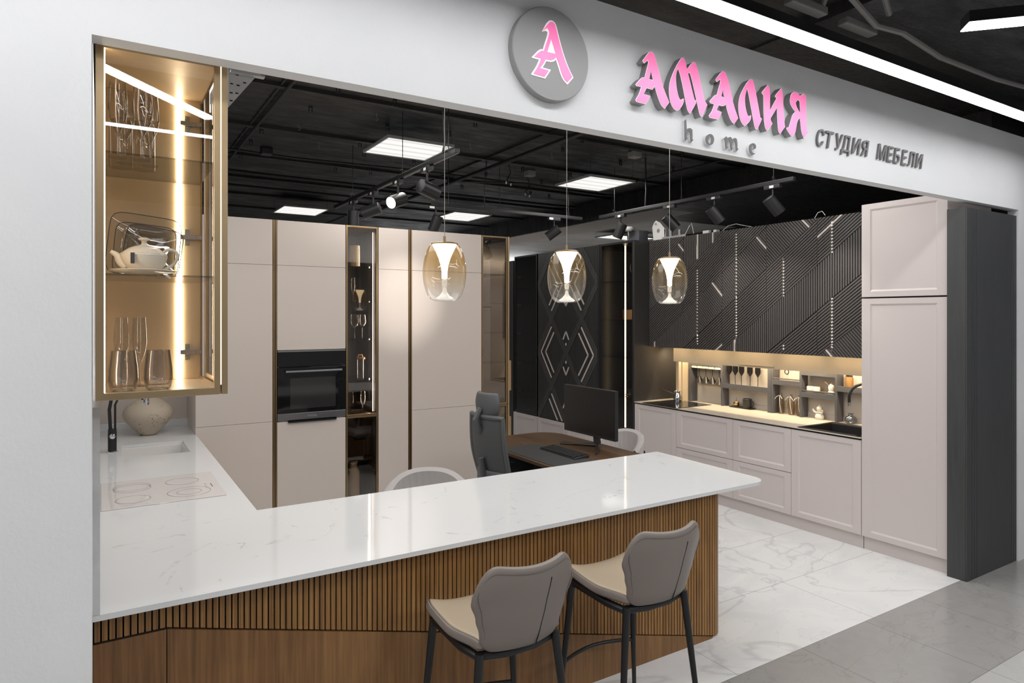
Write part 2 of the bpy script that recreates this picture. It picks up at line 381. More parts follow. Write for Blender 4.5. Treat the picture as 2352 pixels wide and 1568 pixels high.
for y in (3.6, 4.7, 5.8, 6.9, 8.0, 9.1, 10.2): ce.box(-4, 5.9, y, y+.05, 3.395, 3.42)
for x in (3.2, 6.2): ce.box(x, x+.22, -6, 2.3, 3.36, 3.42)
struct('ceiling', ce, 'black_ceiling', 'black painted concrete slab ceiling')
struct('ceiling', B(6.55, 14, 7.4, 13, 3.30, 3.40), 'grey_concrete', 'unpainted grey ceiling of the neighbouring space behind the beam')
struct('ceiling', B(6.50, 14, 2.27, 7.4, 3.30, 3.40), 'black_ceiling', 'neighbouring ceiling behind the kitchen wall, its shade coloured in black')  # darkness behind the kitchen put in as a black colour
struct('trim_1', B(5.9, 6.5, 6.0, 13, 3.15, 3.45), 'brown_beam', 'bare downstand beam crossing under the ceiling')
struct('trim_3', B(5.9, 6.5, 2.4, 6.0, 3.15, 3.45), 'black_ceiling', 'part of the downstand beam above the kitchen, its shade coloured in black')  # where the bare beam fades into shade it is coloured black
struct('trim_2', B(5.86, 5.90, 2.4, 13, 3.15, 3.45), 'black_ceiling', 'black painted side of the downstand beam')
struct('wall_back', B(-4, 14, 12.5, 12.6, 0, 3.42), 'plaster_grey', 'pale wall at the far end of the hall')
struct('wall_left', B(-.15, -.03, FY+.25, 6.6, 0, 3.2), 'white_paint', 'left side wall of the showroom')
struct('wall_left', B(-.03, 0.0, 2.49, 6.46, .868, 1.53), 'wall_marble', 'grey marble splashback slab standing on the left worktop')
struct('wall_right', B(5.73, 5.85, 2.34, 8.2, 0, 2.55), 'black_ceiling', 'dark partition behind the kitchen and display cabinets')
struct('wall_right', B(9, 9.1, 2.27, 8.6, 0, 3.42), 'black_ceiling', 'dark far side of the neighbouring space')
struct('wall_right', B(9, 9.1, 8.6, 13, 0, 3.42), 'plaster_grey', 'pale far side of the neighbouring hall')
# mall side behind the camera: shopfronts across the passage
mw = B(-6, 12, -6.1, -6, 0, 3.42)
struct('wall_front', mw, 'plaster_grey', 'pale shopfronts across the mall passage')

# ------------------------------------------------------------------ linear lamps of the mall
def linear(p, q, wdt, label, z=3.03):
    p = Vector((*p, z)); q = Vector((*q, z)); d = (q-p); L = d.length; d.normalize(); s = Vector((-d.y, d.x, 0))*wdt/2
    t = thing('linear_lamp', label, 'ceiling lamp', (p+q)/2, 0, 'linear lamps of the mall')
    u = Vector((0,0,1))
    e = s*1.1
    MB().hexa([p-e+u*.004, q-e+u*.004, q+e+u*.004, p+e+u*.004], [p-e+u*.05, q-e+u*.05, q+e+u*.05, p+e+u*.05]).build('housing', 'black_metal', t)
    MB().hexa([p-s, q-s, q+s, p+s], [p-s+u*.004, q-s+u*.004, q+s+u*.004, p+s+u*.004]).build('diffuser', 'linear_light', t)
    for k in (.12,.5,.88):
        c = p+(q-p)*k; MB().cyl(c+u*.05, (c.x,c.y,3.42), .0025, 6).build('suspension_wire', 'cable_grey', t)
    return t
linear((-2.6,1.785), (5.9,1.785), .08, 'long straight white linear lamp running along the shop fascia')
linear((3.08,1.36), (4.5,-.16), .09, 'slanting white linear lamp ending in the top right corner')
linear((-.75,1.70), (.58,.18), .08, 'slanting white linear lamp seen mirrored in the glass wall cabinet')
linear((-2.4,-.27), (3.0,-.27), .07, 'straight white linear lamp above the middle of the mall passage')
linear((1.6,-2.4), (6.5,-2.4), .07, 'unseen white linear lamp across the mall passage, added as fill light')  # added behind the camera to brighten floor and bar front
# cables and transformers above the lamps
t = MB(); pts = [(2.2,1.70,3.18),(2.55,1.62,3.22),(2.95,1.66,3.12),(3.15,1.65,3.13),(3.6,1.70,3.125),(4.2,1.70,3.13),(4.7,1.70,3.16),(5.5,1.70,3.12)]
t.tube(pts, .014, 8).build('flexible_conduit', 'cable_grey', smooth=True, **T('grey corrugated conduit lying on top of the long linear lamp', 'conduit'))
t = MB().tube([(3.0,1.63,3.17),(2.83,1.58,3.26),(2.66,1.52,3.33),(2.5,1.5,3.40)], .013, 8)
t.build('flexible_conduit', 'cable_grey', smooth=True, **T('grey corrugated conduit rising to the junction box', 'conduit'))
t = MB().tube([(2.62,1.72,3.11),(2.60,1.66,3.2),(2.66,1.52,3.33)], .011, 8)
t.build('flexible_conduit', 'cable_grey', smooth=True, **T('short corrugated conduit hanging from the junction box to the lamp', 'conduit'))
for x, lb in ((2.40,'grey lamp transformer left of the junction box'),(2.78,'grey lamp transformer right of the junction box')):
    B(x, x+.24, 1.69, 1.74, 3.105, 3.14).build('transformer', 'cable_grey', bevel=.006, **T(lb, 'transformer', 'lamp transformers'))
jb = B(2.60, 2.68, 1.46, 1.54, 3.30, 3.42).cyl((2.64,1.46,3.36),(2.64,1.44,3.36),.02,12)
jb.build('junction_box', 'cable_grey', bevel=.006, **T('grey junction box above the long linear lamp', 'junction box'))
MB().tube([(3.35,1.7,3.40),(4.6,.9,3.40),(6.5,-.3,3.40)], .035, 10).build('ceiling_pipe', 'black_ceiling', smooth=True, **T('black pipe crossing the mall ceiling behind the lamp', 'pipe'))
hk = MB().lathe([(.025,0),(.022,-.008),(.008,-.012)], (2.95,1.12,3.42), 12).tube([(2.95,1.12,3.41),(2.965,1.12,3.385),(2.95,1.12,3.36),(2.935,1.12,3.385),(2.945,1.12,3.4)], .003, 6)
hk.build('ceiling_hook', 'cable_grey', **T('small metal ring hook in the mall ceiling', 'hook'))

# ------------------------------------------------------------------ sign on the fascia
def poly_curve(loops, depth, offset=0):
    cu = bpy.data.curves.new('c', 'CURVE'); cu.dimensions = '2D'; cu.fill_mode = 'BOTH'; cu.extrude = depth/2; cu.offset = offset
    for lp in loops:
        sp = cu.splines.new('POLY'); sp.points.add(len(lp)-1); sp.use_cyclic_u = True
        for i, (x, y) in enumerate(lp): sp.points[i].co = (x, y, 0, 1)
    o = bpy.data.objects.new('c', cu); C.objects.link(o)
    me = bpy.data.meshes.new_from_object(o.evaluated_get(bpy.context.evaluated_depsgraph_get())); bpy.data.objects.remove(o); bpy.data.curves.remove(cu)
    return me
def smoothloop(lp, it=1):   # round the traced outline a little, keeping sharp corners
    for _ in range(it):
        out = []; n = len(lp)
        for i in range(n):
            a, b, c = Vector(lp[i-1]), Vector(lp[i]), Vector(lp[(i+1)%n])
            if (b-a).length < 1e-6 or (c-b).length < 1e-6: continue
            if (b-a).angle(c-b) > rad(50): out.append(tuple(b))
            else: out += [tuple(b+(a-b)*.25), tuple(b+(c-b)*.25)]
        lp = out
    return lp
def area2(lp): return sum(lp[i-1][0]*lp[i][1]-lp[i][0]*lp[i-1][1] for i in range(len(lp)))/2
def orient(loops):
    out = []
    for i, lp in enumerate(loops):
        ccw = area2(lp) > 0; out.append(lp if ccw == (i == 0) else lp[::-1])
    return out
def offset_loop(lp, d):   # positive d grows a counter-clockwise loop
    n = len(lp); out = []
    for i in range(n):
        a, b, c = Vector(lp[i-1]), Vector(lp[i]), Vector(lp[(i+1)%n])
        e1 = (b-a).normalized(); e2 = (c-b).normalized(); n1 = Vector((e1.y,-e1.x)); n2 = Vector((e2.y,-e2.x))
        m_ = (n1+n2); k = max(m_.length_squared/2, .35); out.append(tuple(b+m_*d/k))
    return out
def put_letter(parent, name, loops, y, depth, material, label=None):
    """flat-cut letter shape standing in the plane of the fascia, its back at y and its face at y-depth"""
    me = poly_curve(loops, depth); o = bpy.data.objects.new(name, me); C.objects.link(o)
    for v_ in me.vertices: v_.co = Vector((v_.co.x, y-depth/2-v_.co.z, v_.co.y))-WO[parent.name]
    me.materials.clear(); me.materials.append(MATS[material]); me.update(); o.parent = parent; WO[o.name] = WO[parent.name]
    if label: o['label'] = label
    return o
def world_loops(raw, ox, oy, sc, y):
    res = []
    for lp in raw:
        q = []
        for a, b in lp:
            p = U(ox+a/sc, oy+b/sc, y=y); q.append((p.x, p.z))
        res.append(smoothloop(q))
    return orient(res)
def put_centre(loops, y):
    xs = [p[0] for p in loops[0]]; zs = [p[1] for p in loops[0]]
    return ((min(xs)+max(xs))/2, y, min(zs))
# round emblem
YD = FY-.032
rs = thing('round_sign', 'grey round sign with a pink blackletter A outlined in white', 'sign', (1.535, FY, 2.683))
dsc = MB().lathe([(0,0),(.183,0),(.186,.003),(.186,.032)], (1.535, YD, 2.868), 72, axis=(0,1,0)); dsc.build('disc', 'sign_grey_light', rs, smooth=True)
A0 = [[(572,415),(662,296),(700,292),(730,320),(745,365),(800,590),(850,760),(900,895),(940,985),(968,1038),(905,1110),(865,1068),(828,985),(798,880),(757,768),(705,815),(610,797),(580,860),(532,918),(652,952),(598,1033),(448,990),(495,920),(530,850),(550,785),(458,762),(545,678),(590,690),(615,600),(655,480),(662,430),(640,380),(620,378)],
      [(686,515),(748,728),(632,700)]]
lw = world_loops(A0, 1150, 0, 5.88, YD-.006)
put_letter(rs, 'letter_outline', [offset_loop(lw[0], .0065)], YD, .003, 'sign_white', 'white outline around the letter A')
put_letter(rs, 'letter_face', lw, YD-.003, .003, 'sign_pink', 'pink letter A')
Y1 = FY-.040
signs = [('A', 1400, 0, 6.03, [[(462,840),(545,725),(575,712),(605,722),(630,770),(680,960),(740,1190),(790,1320),(830,1412),(768,1500),(725,1460),(690,1380),(660,1290),(630,1190),(597,1235),(517,1213),(475,1303),(568,1330),(505,1438),(378,1405),(367,1380),(410,1310),(447,1198),(378,1185),(368,1165),(452,1070),(490,1076),(520,960),(545,860),(530,830),(485,872)],[(577,980),(612,1110),(552,1095)]]),
 ('M', 1500, 100, 6.357, [[(420,205),(450,205),(475,250),(500,380),(575,275),(605,268),(630,290),(660,400),(720,680),(760,840),(795,895),(712,1065),(690,1040),(670,960),(600,640),(560,470),(535,410),(515,440),(545,560),(600,790),(615,830),(632,830),(630,870),(545,1020),(525,1000),(500,940),(440,620),(400,440),(370,355),(345,410),(335,500),(345,640),(375,780),(405,825),(450,805),(455,835),(430,900),(385,965),(345,978),(290,930),(250,820),(237,680),(250,560),(300,420),(370,280)]]),
 ('A', 1500, 100, 6.357, [[(918,525),(1005,405),(1040,403),(1070,440),(1120,620),(1180,900),(1245,1085),(1188,1170),(1140,1120),(1100,1010),(1065,880),(1035,912),(965,895),(930,970),(1005,1000),(955,1105),(830,1075),(822,1050),(870,980),(900,880),(840,865),(830,840),(910,748),(935,755),(960,660),(992,550),(985,515),(938,555)],[(1020,675),(1048,788),(1000,770)]]),
 ('L', 1500, 100, 6.357, [[(1430,515),(1460,530),(1485,620),(1530,850),(1570,1080),(1590,1095),(1590,1110),(1525,1250),(1500,1240),(1480,1170),(1440,950),(1400,730),(1380,645),(1355,720),(1342,820),(1355,950),(1385,1050),(1405,1065),(1435,1050),(1435,1085),(1410,1140),(1345,1200),(1300,1160),(1265,1060),(1250,930),(1265,790),(1310,680),(1380,560)]]),
 ('I', 1500, 100, 6.357, [[(1680,600),(1700,640),(1712,720),(1708,980),(1815,790),(1790,780),(1788,760),(1875,652),(1895,700),(1900,900),(1925,1190),(1930,1210),(1860,1315),(1835,1270),(1822,1130),(1815,930),(1712,1100),(1745,1165),(1740,1180),(1668,1270),(1640,1220),(1622,1080),(1618,745),(1600,735),(1592,715)]]),
 ('Ya', 1500, 100, 6.357, [[(2010,790),(2020,740),(2060,705),(2095,702),(2150,765),(2205,728),(2235,770),(2238,1000),(2245,1270),(2268,1305),(2208,1378),(2175,1300),(2160,1180),(2150,1075),(2110,1130),(2090,1250),(2080,1300),(2040,1350),(2020,1348),(1955,1245),(1960,1225),(1985,1228),(2015,1130),(2040,1040),(2085,995),(2030,920),(2003,850)],[(2115,815),(2148,840),(2155,1020),(2100,930),(2085,860)]])]
lbs = ['first big pink letter of the sign, an A beside the round emblem', 'second big pink letter of the sign, an M with three strokes', 'third big pink letter of the sign, an A', 'fourth big pink letter of the sign, shaped like a round arch', 'fifth big pink letter of the sign, shaped like a mirrored N', 'last big pink letter of the sign, shaped like a mirrored R']
for (nm, ox, oy, sc, raw), lb in zip(signs, lbs):
    lo = world_loops(raw, ox, oy, sc, Y1)
    t = thing('sign_letter', lb, 'letter', put_centre(lo, FY), 0, 'big pink blackletters on the fascia')
    put_letter(t, 'letter_body', [offset_loop(q, .0012) for q in lo], FY, .037, 'sign_grey', 'grey sides of the letter')
    put_letter(t, 'letter_rim', [offset_loop(q, .0012) for q in lo], FY-.037, .0012, 'sign_white', 'thin white rim')
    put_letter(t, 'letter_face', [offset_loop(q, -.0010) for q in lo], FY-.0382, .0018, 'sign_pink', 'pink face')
Y2 = FY-.016
small = [('h', [[(318,170),(358,135),(368,360),(440,325),(495,370),(500,480),(497,580),(520,600),(472,650),(455,580),(450,470),(435,400),(410,382),(372,395),(370,540),(390,568),(343,618),(325,560),(325,380)]]),
 ('o', [[(880,462),(940,475),(980,540),(985,610),(960,690),(910,715),(850,710),(805,650),(793,580),(810,510)],[(880,487),(920,540),(922,610),(905,670),(880,690),(855,650),(845,590),(855,520)]]),
 ('m', [[(1210,565),(1260,518),(1290,560),(1340,528),(1375,545),(1395,590),(1450,548),(1495,575),(1508,650),(1508,780),(1533,805),(1492,855),(1475,800),(1470,680),(1450,610),(1410,605),(1390,640),(1392,770),(1415,780),(1375,832),(1355,780),(1350,680),(1330,600),(1285,590),(1275,620),(1278,750),(1300,762),(1260,810),(1240,760),(1235,620),(1215,575)]]),
 ('e', [[(1860,668),(1910,690),(1930,740),(1925,790),(1880,808),(1822,805),(1830,860),(1865,898),(1912,900),(1880,932),(1840,935),(1795,890),(1775,820),(1775,750),(1800,695)],[(1850,695),(1880,730),(1882,780),(1855,795),(1822,790),(1818,740),(1830,700)]])]
for nm, raw in small:
    lo = world_loops(raw, 1540, 260, 9.8, Y2)
    t = thing('sign_letter', 'small grey letter %s of the word home under the pink sign' % nm, 'letter', put_centre(lo, FY), 0, 'small grey letters of the word home')
    put_letter(t, 'letter_body', [offset_loop(q, .001) for q in lo], FY, .013, 'letter_side', 'white sides of the letter')
    put_letter(t, 'letter_face', lo, FY-.013, .003, 'letter_grey', 'grey face')
Y3 = FY-.012; chars = 'СТУДИЯМЕБЕЛИ'
edges = [(140,293),(318,478),(500,660),(600,800),(815,1000),(990,1155),(1300,1500),(1490,1630),(1620,1755),(1770,1900),(1895,2045),(2045,2198)]
pos = ['first, a C', 'second, a T', 'third, a U shaped like a Y', 'fourth, a D with two feet', 'fifth, a mirrored N', 'sixth, a mirrored R',
       'seventh, an M', 'eighth, an E', 'ninth, a square-topped B', 'tenth, an E', 'eleventh, an arch-shaped L', 'twelfth, a mirrored N']
ps = ['after the pink sign']*6+['of the second word']*6
for ch, (e0, e1), po, pp in zip(chars, edges, pos, ps):
    cu = bpy.data.curves.new('t', 'FONT'); cu.body = ch; cu.size = 1; cu.extrude = .05; cu.offset = .004
    o = bpy.data.objects.new('t', cu); C.objects.link(o)
    me = bpy.data.meshes.new_from_object(o.evaluated_get(bpy.context.evaluated_depsgraph_get())); bpy.data.objects.remove(o); bpy.data.curves.remove(cu)
    if ch == 'И': me = poly_curve([[(0,0),(.12,0),(.46,.56),(.46,0),(.56,0),(.56,.728),(.44,.728),(.10,.17),(.10,.728),(0,.728)]], .1)
    if ch == 'Я': me = poly_curve([[(.42,0),(.42,.728),(.20,.728),(.09,.70),(.02,.62),(0,.51),(.02,.41),(.08,.34),(.145,.305),(-.02,0),(.10,0),(.245,.285),(.32,.285),(.32,0)],[(.32,.37),(.20,.375),(.13,.42),(.10,.51),(.13,.595),(.20,.64),(.32,.64)]], .1)
    xs = [v_.co.x for v_ in me.vertices]; a, b = min(xs), max(xs)
    # cap height and baseline run level along the fascia
    zt, zb, sh = 2.843, 2.750, .24   # slanted face
    xa = U(1860+(e0+6)/8.4, 340, y=Y3).x; xb = U(1860+(e1-2)/8.4, 340, y=Y3).x; gv = [(v_.co.x-a, v_.co.y/.728) for v_ in me.vertices]; H_ = sh*(zt-zb)
    lo_, hi_ = .01, .5   # glyph scale at which the slanted letter fills its span
    for _ in range(30):
        k_ = (lo_+hi_)/2; xx = [g_[0]*k_+g_[1]*H_ for g_ in gv]
        if max(xx)-min(xx) > xb-xa: hi_ = k_
        else: lo_ = k_
    x0_ = xa-min(xx)
    t = thing('sign_letter', 'small grey block letter right of the pink sign, %s' % po if pp[0] == 'a' else 'small grey block letter of the second word, the %s' % po, 'letter', ((xa+xb)/2, FY, zb), 0, 'small grey block letters right of the pink sign')
    for v_ in me.vertices:
        x_ = x0_+(v_.co.x-a)*k_+v_.co.y/.728*H_; z_ = zb+v_.co.y/.728*(zt-zb); d_ = FY-.006-v_.co.z/.05*.006
        v_.co = Vector((x_, d_, z_))-WO[t.name]
    bm = bmesh.new(); bm.from_mesh(me); bmesh.ops.remove_doubles(bm, verts=bm.verts, dist=1e-6); bmesh.ops.recalc_face_normals(bm, faces=bm.faces); bm.to_mesh(me); bm.free()
    me.polygons.foreach_set('use_smooth', [False]*len(me.polygons))
    me.materials.clear(); me.materials.append(MATS['letter_grey'])
    o = bpy.data.objects.new('letter_body', me); C.objects.link(o); o.parent = t

# ------------------------------------------------------------------ ceiling panel lamps
def panel(cx, cy, z, lx, ly, label, power=14):
    t = thing('panel_lamp', label, 'ceiling lamp', (cx, cy, z), 0, 'square panel lamps on the black ceiling')
    x0, x1, y0, y1 = cx-lx/2, cx+lx/2, cy-ly/2, cy+ly/2; f = .014
    MB().ring('z',x0,x1,y0,y1,f,z,z+.022).box(x0+f,x1-f,y0+f,y1-f,z+.014,z+.021).build('frame','light_frame',t)
    B(x0+f,x1-f,y0+f,y1-f,z+.006,z+.010).build('diffuser','panel_light',t)
    area('panel_lamp_light',(cx,cy,z-.005),(lx-.05,ly-.05),power,col=(1,.96,.91))
    for x, y in ((x0+.02,y0+.02),(x1-.02,y0+.02),(x0+.02,y1-.02),(x1-.02,y1-.02)):
        MB().cyl((x,y,z+.022),(x,y,3.42),.0012,5).build('suspension_wire','cable_black',t)
    return t
panel(2.25, 5.32, 3.25, .595, .595, 'glowing square panel lamp nearest the fascia, left of the first pendant cord')
panel(4.40, 5.44, 3.20, .595, .595, 'glowing square panel lamp between the second and third pendant cords')
panel(2.32, 9.20, 3.25, .595, .66, 'glowing square panel lamp above the oven column')
panel(4.40, 8.45, 3.24, .595, .72, 'glowing square panel lamp beyond the first pendant cord')
panel(7.9, 8.9, 3.2, 1.0, .5, 'small bright panel lamp in the neighbouring hall', 1.5)

# ------------------------------------------------------------------ spot tracks
def track(p, q, label, drops):
    p = Vector(p); q = Vector(q); d = (q-p).normalized(); s = Vector((-d.y,d.x,0))*.018; u = Vector((0,0,1))
    t = thing('light_track', label, 'track', (p+q)/2, 0, 'black spotlight tracks')
    MB().hexa([p-s,q-s,q+s,p+s],[p-s+u*.032,q-s+u*.032,q+s+u*.032,p+s+u*.032]).build('rail','black_metal',t,bevel=.003)
    MB().hexa([p-s*.45-u*.0008,q-s*.45-u*.0008,q-s*.25-u*.0008,p-s*.25-u*.0008],[p-s*.45,q-s*.45,q-s*.25,p-s*.25]).build('contact_strip','steel',t)
    for k in drops:
        c = p+(q-p)*k; MB().cyl(c+u*.03,(c.x,c.y,3.42),.003,6).tube([c+u*.05+Vector((.0+.02*math.cos(a*PI/4),0,.02*math.sin(a*PI/4))) for a in range(9)],.0015,5).build('suspension_wire','black_metal',t)
    return t
TZ = 2.90
track((2.01,3.92,TZ),(2.01,6.60,TZ),'black spotlight track running away from the first panel lamp',(.05,.35,.8))
track((2.75,5.92,TZ),(4.60,5.92,TZ),'black spotlight track running level above the second pendant',(.1,.42,.9))
track((4.70,3.30,TZ),(4.70,5.72,TZ),'black spotlight track beside the slatted wall cabinets',(.08,.5,.9))
def spotlight(ax, ay, aim, along, label, lit=False, L=.160, r=.052):
    """adapter under the rail at (ax, ay), stem, then a cylindrical head whose axis points to aim"""
    t = thing('track_spotlight', label, 'spotlight', (ax, ay, TZ), 0, 'black cylinder spotlights on the tracks')
    ad = (.02,.075) if along == 'y' else (.075,.02)
    B(ax-ad[0],ax+ad[0],ay-ad[1],ay+ad[1],TZ-.034,TZ-.001).build('adapter','black_plastic',t,bevel=.004)
    B(ax-ad[0]*1.02,ax-ad[0]*1.02+.0015 if along == 'y' else ax-ad[0]+.05,ay-(.02 if along == 'y' else ad[1]*1.02),ay+(.02 if along == 'y' else -ad[1]*1.02+.0015),TZ-.028,TZ-.008).build('paper_label','white_plastic',t)
    MB().cyl((ax,ay,TZ-.034),(ax,ay,TZ-.12),.009,10).build('stem','black_metal',t,smooth=True)
    d = (Vector(aim)-Vector((ax,ay,TZ-.16))).normalized(); c = Vector((ax,ay,TZ-.16)); back = c-d*L*.42
    h = MB().lathe([(0,0),(r*.9,0),(r,.004),(r,L),(r*.88,L),(r*.82,L-.018),(0,L-.018)], back, 28, axis=d)
    h.build('lamp_head','black_metal',t,smooth=True)
    MB().lathe([(0,L-.017),(r*.8,L-.014)] if not lit else [(0,L-.008),(r*.55,L-.006),(r*.86,L-.002)], back, 24, axis=d).build('lens','spot_glow' if lit else 'spot_glow',t)
    return c+d*L*.62
def sp(ax, ay, aim, along, label, power, ang=50, lit=False):
    p = spotlight(ax, ay, aim, along, label, lit); spot(p, aim, power, ang, 1.0)
sp(2.01,4.40,(5.2,5.3,2.0),'y','black cylinder spotlight nearest the viewer on the first track, pointing away',30,44)
spot((2.75,3.4,3.15),(2.44,5.86,1.98),230,20,1.0)   # ceiling spotlight behind the fascia that lights the beige doors
sp(2.01,4.95,(.85,4.35,2.25),'y','black spotlight on the first track turned to show its lit lens',16,60,True)
sp(2.01,5.52,(1.0,6.25,2.3),'y','black spotlight on the first track tilted down to the left',.6,50)
sp(2.01,6.05,(2.01,6.08,0.9),'y','black spotlight on the first track hanging straight down in front of the glass cabinet',1,40)
sp(2.80,5.92,(2.45,6.35,1.5),'x','black spotlight hanging just left of the first pendant cord',4,50)
sp(4.22,5.92,(3.3,6.6,1.9),'x','black spotlight hanging left of the second pendant cord',6,50)
sp(4.70,5.38,(4.45,5.9,1.5),'y','black spotlight beside the dome camera',8,50)
sp(4.70,4.66,(5.3,4.2,1.9),'y','black spotlight behind the third pendant cord',22,60)
sp(4.70,4.11,(5.3,3.7,1.8),'y','black spotlight over the middle of the slatted cabinets',24,60)
sp(4.70,3.50,(5.3,3.15,1.9),'y','black spotlight nearest the tall pink cabinet',30,60)
# cables and fittings on the black ceiling
def cable(pts, r, label, m_='cable_black'): MB().tube(pts, r, 7).build('cable', m_, smooth=True, **T(label, 'cable'))
cable([(1.97,4.06,TZ+.03),(1.985,4.05,3.0),(1.96,4.03,3.2),(1.97,4.0,3.42)], .008, 'thick black cable feeding the first spotlight track')
cable([(4.70,5.0,TZ+.03),(4.71,5.0,3.1),(4.70,5.0,3.42)], .008, 'black cable dropping to the track beside the slatted cabinets')
cable([(3.35,5.92,TZ+.03),(3.33,5.9,3.1),(3.36,5.9,3.42)], .005, 'thin black cable dropping to the level track')
cable([(1.1,2.6,3.39),(1.1,4,3.39),(1.1,6,3.39),(1.1,8,3.39)], .013, 'black conduit running away along the left of the ceiling')
cable([(.1,4.02,3.40),(1.0,4.0,3.37),(1.8,4.1,3.385),(3,4.05,3.37),(4.5,4.1,3.385),(5.7,4.1,3.38)], .012, 'black wavy cable crossing the ceiling in front of the first panel lamp')
cable([(0,6.6,3.39),(1.6,6.65,3.37),(3,6.6,3.39),(5.7,6.6,3.38)], .012, 'black cable crossing the ceiling behind the first panel lamp')
cable([(0,7.5,3.37),(2,7.5,3.35),(5.7,7.5,3.36)], .016, 'black conduit crossing the ceiling above the beige cabinets')
cable([(0,8.4,3.38),(2.2,8.35,3.36),(5.7,8.4,3.37)], .016, 'farther black conduit crossing the ceiling above the beige cabinets')
cable([(3.35,2.6,3.32),(3.35,5.0,3.32),(3.35,9.5,3.32)], .022, 'thick black pipe running away between the first two pendants')
cable([(5.2,2.6,3.38),(5.15,3.4,3.35),(5.3,4.1,3.38),(5.2,5.2,3.36),(5.3,6.6,3.38)], .010, 'black sagging cable above the slatted cabinets')
cable([(3.4,6.9,3.38),(4.2,6.5,3.37),(5.5,6.6,3.37)], .012, 'black cable fanning out near the second panel lamp')
for (x,y,lb) in ((1.35,6.62,'dark junction box on the cable above the oven column'),(4.42,4.85,'pale junction box beside the second panel lamp'),(4.02,6.1,'pale junction box below the second panel lamp'),(5.35,3.55,'grey junction box above the slatted cabinets')):
    B(x-.05,x+.05,y-.05,y+.05,3.36,3.42).build('junction_box','cable_grey' if 'grey' in lb or 'pale' in lb else 'black_plastic',bevel=.006,**T(lb,'junction box'))
clip0 = MB().box(-.014,.014,-.008,.008,-.012,0).box(-.014,-.009,-.006,.006,-.045,-.012).box(.009,.014,-.006,.006,-.045,-.012).build('ceiling_clip','black_plastic',origin=(0,0,0),**T('small black plastic clip left in the black ceiling','clip','plastic clips in the black ceiling'))
k = 0
for x in (1.35,2.0,2.7,3.75,4.6,5.2):
    for y in (3.55,4.7,5.15,5.95,6.4,7.1):
        xx, yy = x+random.uniform(-.2,.2), y+random.uniform(-.15,.15); o = clip0 if k == 0 else dup(clip0); o.location = (xx,yy,3.42); k += 1
hook0 = MB().tube([(0,0,0),(0,0,-.03),(.012,0,-.045),(.006,0,-.06),(-.008,0,-.055)],.0022,6).build('ceiling_hook','cable_grey',origin=(0,0,0),**T('small wire hook screwed into the black ceiling','hook','wire hooks in the black ceiling'))
for k, (x,y) in enumerate([(1.5,4.2),(1.85,5.0),(1.4,5.6),(2.75,4.4),(2.9,5.4),(3.9,4.3),(3.75,5.3),(1.7,6.1),(2.5,6.3),(4.9,5.1),(5.3,4.3),(3.1,3.6)]):
    o = hook0 if k == 0 else dup(hook0); o.location = (x,y,3.42)
for (x,y,lb) in ((3.62,5.9,'left loose cable end with white terminals hanging below the second panel lamp'),(4.15,6.35,'right loose cable end with white terminals hanging below the second panel lamp')):
    t = thing('loose_cable', lb, 'cable', (x,y,3.42), 0, 'loose cable ends under the ceiling')
    MB().tube([(x,y,3.42),(x+.03,y,3.32),(x-.02,y,3.24),(x+.03,y,3.2)],.006,6).build('cord','cable_black',t)
    MB().lathe([(0,0),(.008,0),(.008,.025),(0,.025)],(x+.03,y,3.185),8).lathe([(0,0),(.008,0),(.008,.025),(0,.025)],(x-.02,y+.01,3.2),8).build('terminal','white_plastic',t)

# ------------------------------------------------------------------ pendants
def pendant(x, y):
    t = thing('pendant_lamp', '', 'pendant lamp', (x,y,1.895), 0, 'amber glass pendants over the bar')
    z0 = 1.895
    out = [(.0,.000),(.050,.000),(.068,.006),(.086,.028),(.101,.070),(.108,.115),(.109,.160),(.103,.205),(.092,.243),(.080,.268),(.070,.279),(.064,.284)]
    MB().lathe(out,(x,y,z0),48).build('glass_shade','amber_pendant',t,smooth=True,subsurf=1)
    MB().lathe([(.0,.292),(.050,.291),(.067,.286),(.066,.282),(.0,.282)],(x,y,z0),36).build('cap','bronze',t,smooth=True)
    MB().lathe([(0,.322),(.0065,.322),(.0065,.292),(0,.292)],(x,y,z0),16).build('cord_grip','gold_brushed',t,smooth=True)
    MB().lathe([(.0,.280),(.060,.280),(.054,.266),(.041,.240),(.029,.212),(.0195,.180),(.0145,.148),(.0135,.112),(.0,.110)],(x,y,z0),32).build('diffuser_cone','pendant_glow',t,smooth=True)
    MB().lathe([(.0,.108),(.0125,.106),(.0125,.085),(.010,.076),(.0,.073)],(x,y,z0),20).build('bulb_tip','acrylic',t,smooth=True)
    MB().lathe([(.0,.070),(.006,.066),(.012,.045),(.026,.028),(.043,.016),(.046,.010),(.038,.005),(.0,.004)],(x,y,z0),28).build('acrylic_cone','acrylic',t,smooth=True)
    MB().cyl((x,y,z0+.322),(x,y,3.42),.0016,6).build('cord','clear_cord',t)
    return t
for x, lb in ((1.456,'leftmost amber glass pendant lamp over the bar, in front of the beige cabinets'),(2.211,'middle amber glass pendant lamp over the bar, in front of the diamond panel'),(3.003,'rightmost amber glass pendant lamp over the bar, in front of the slatted cabinets')):
    p_ = pendant(x, 2.98); p_['label'] = lb

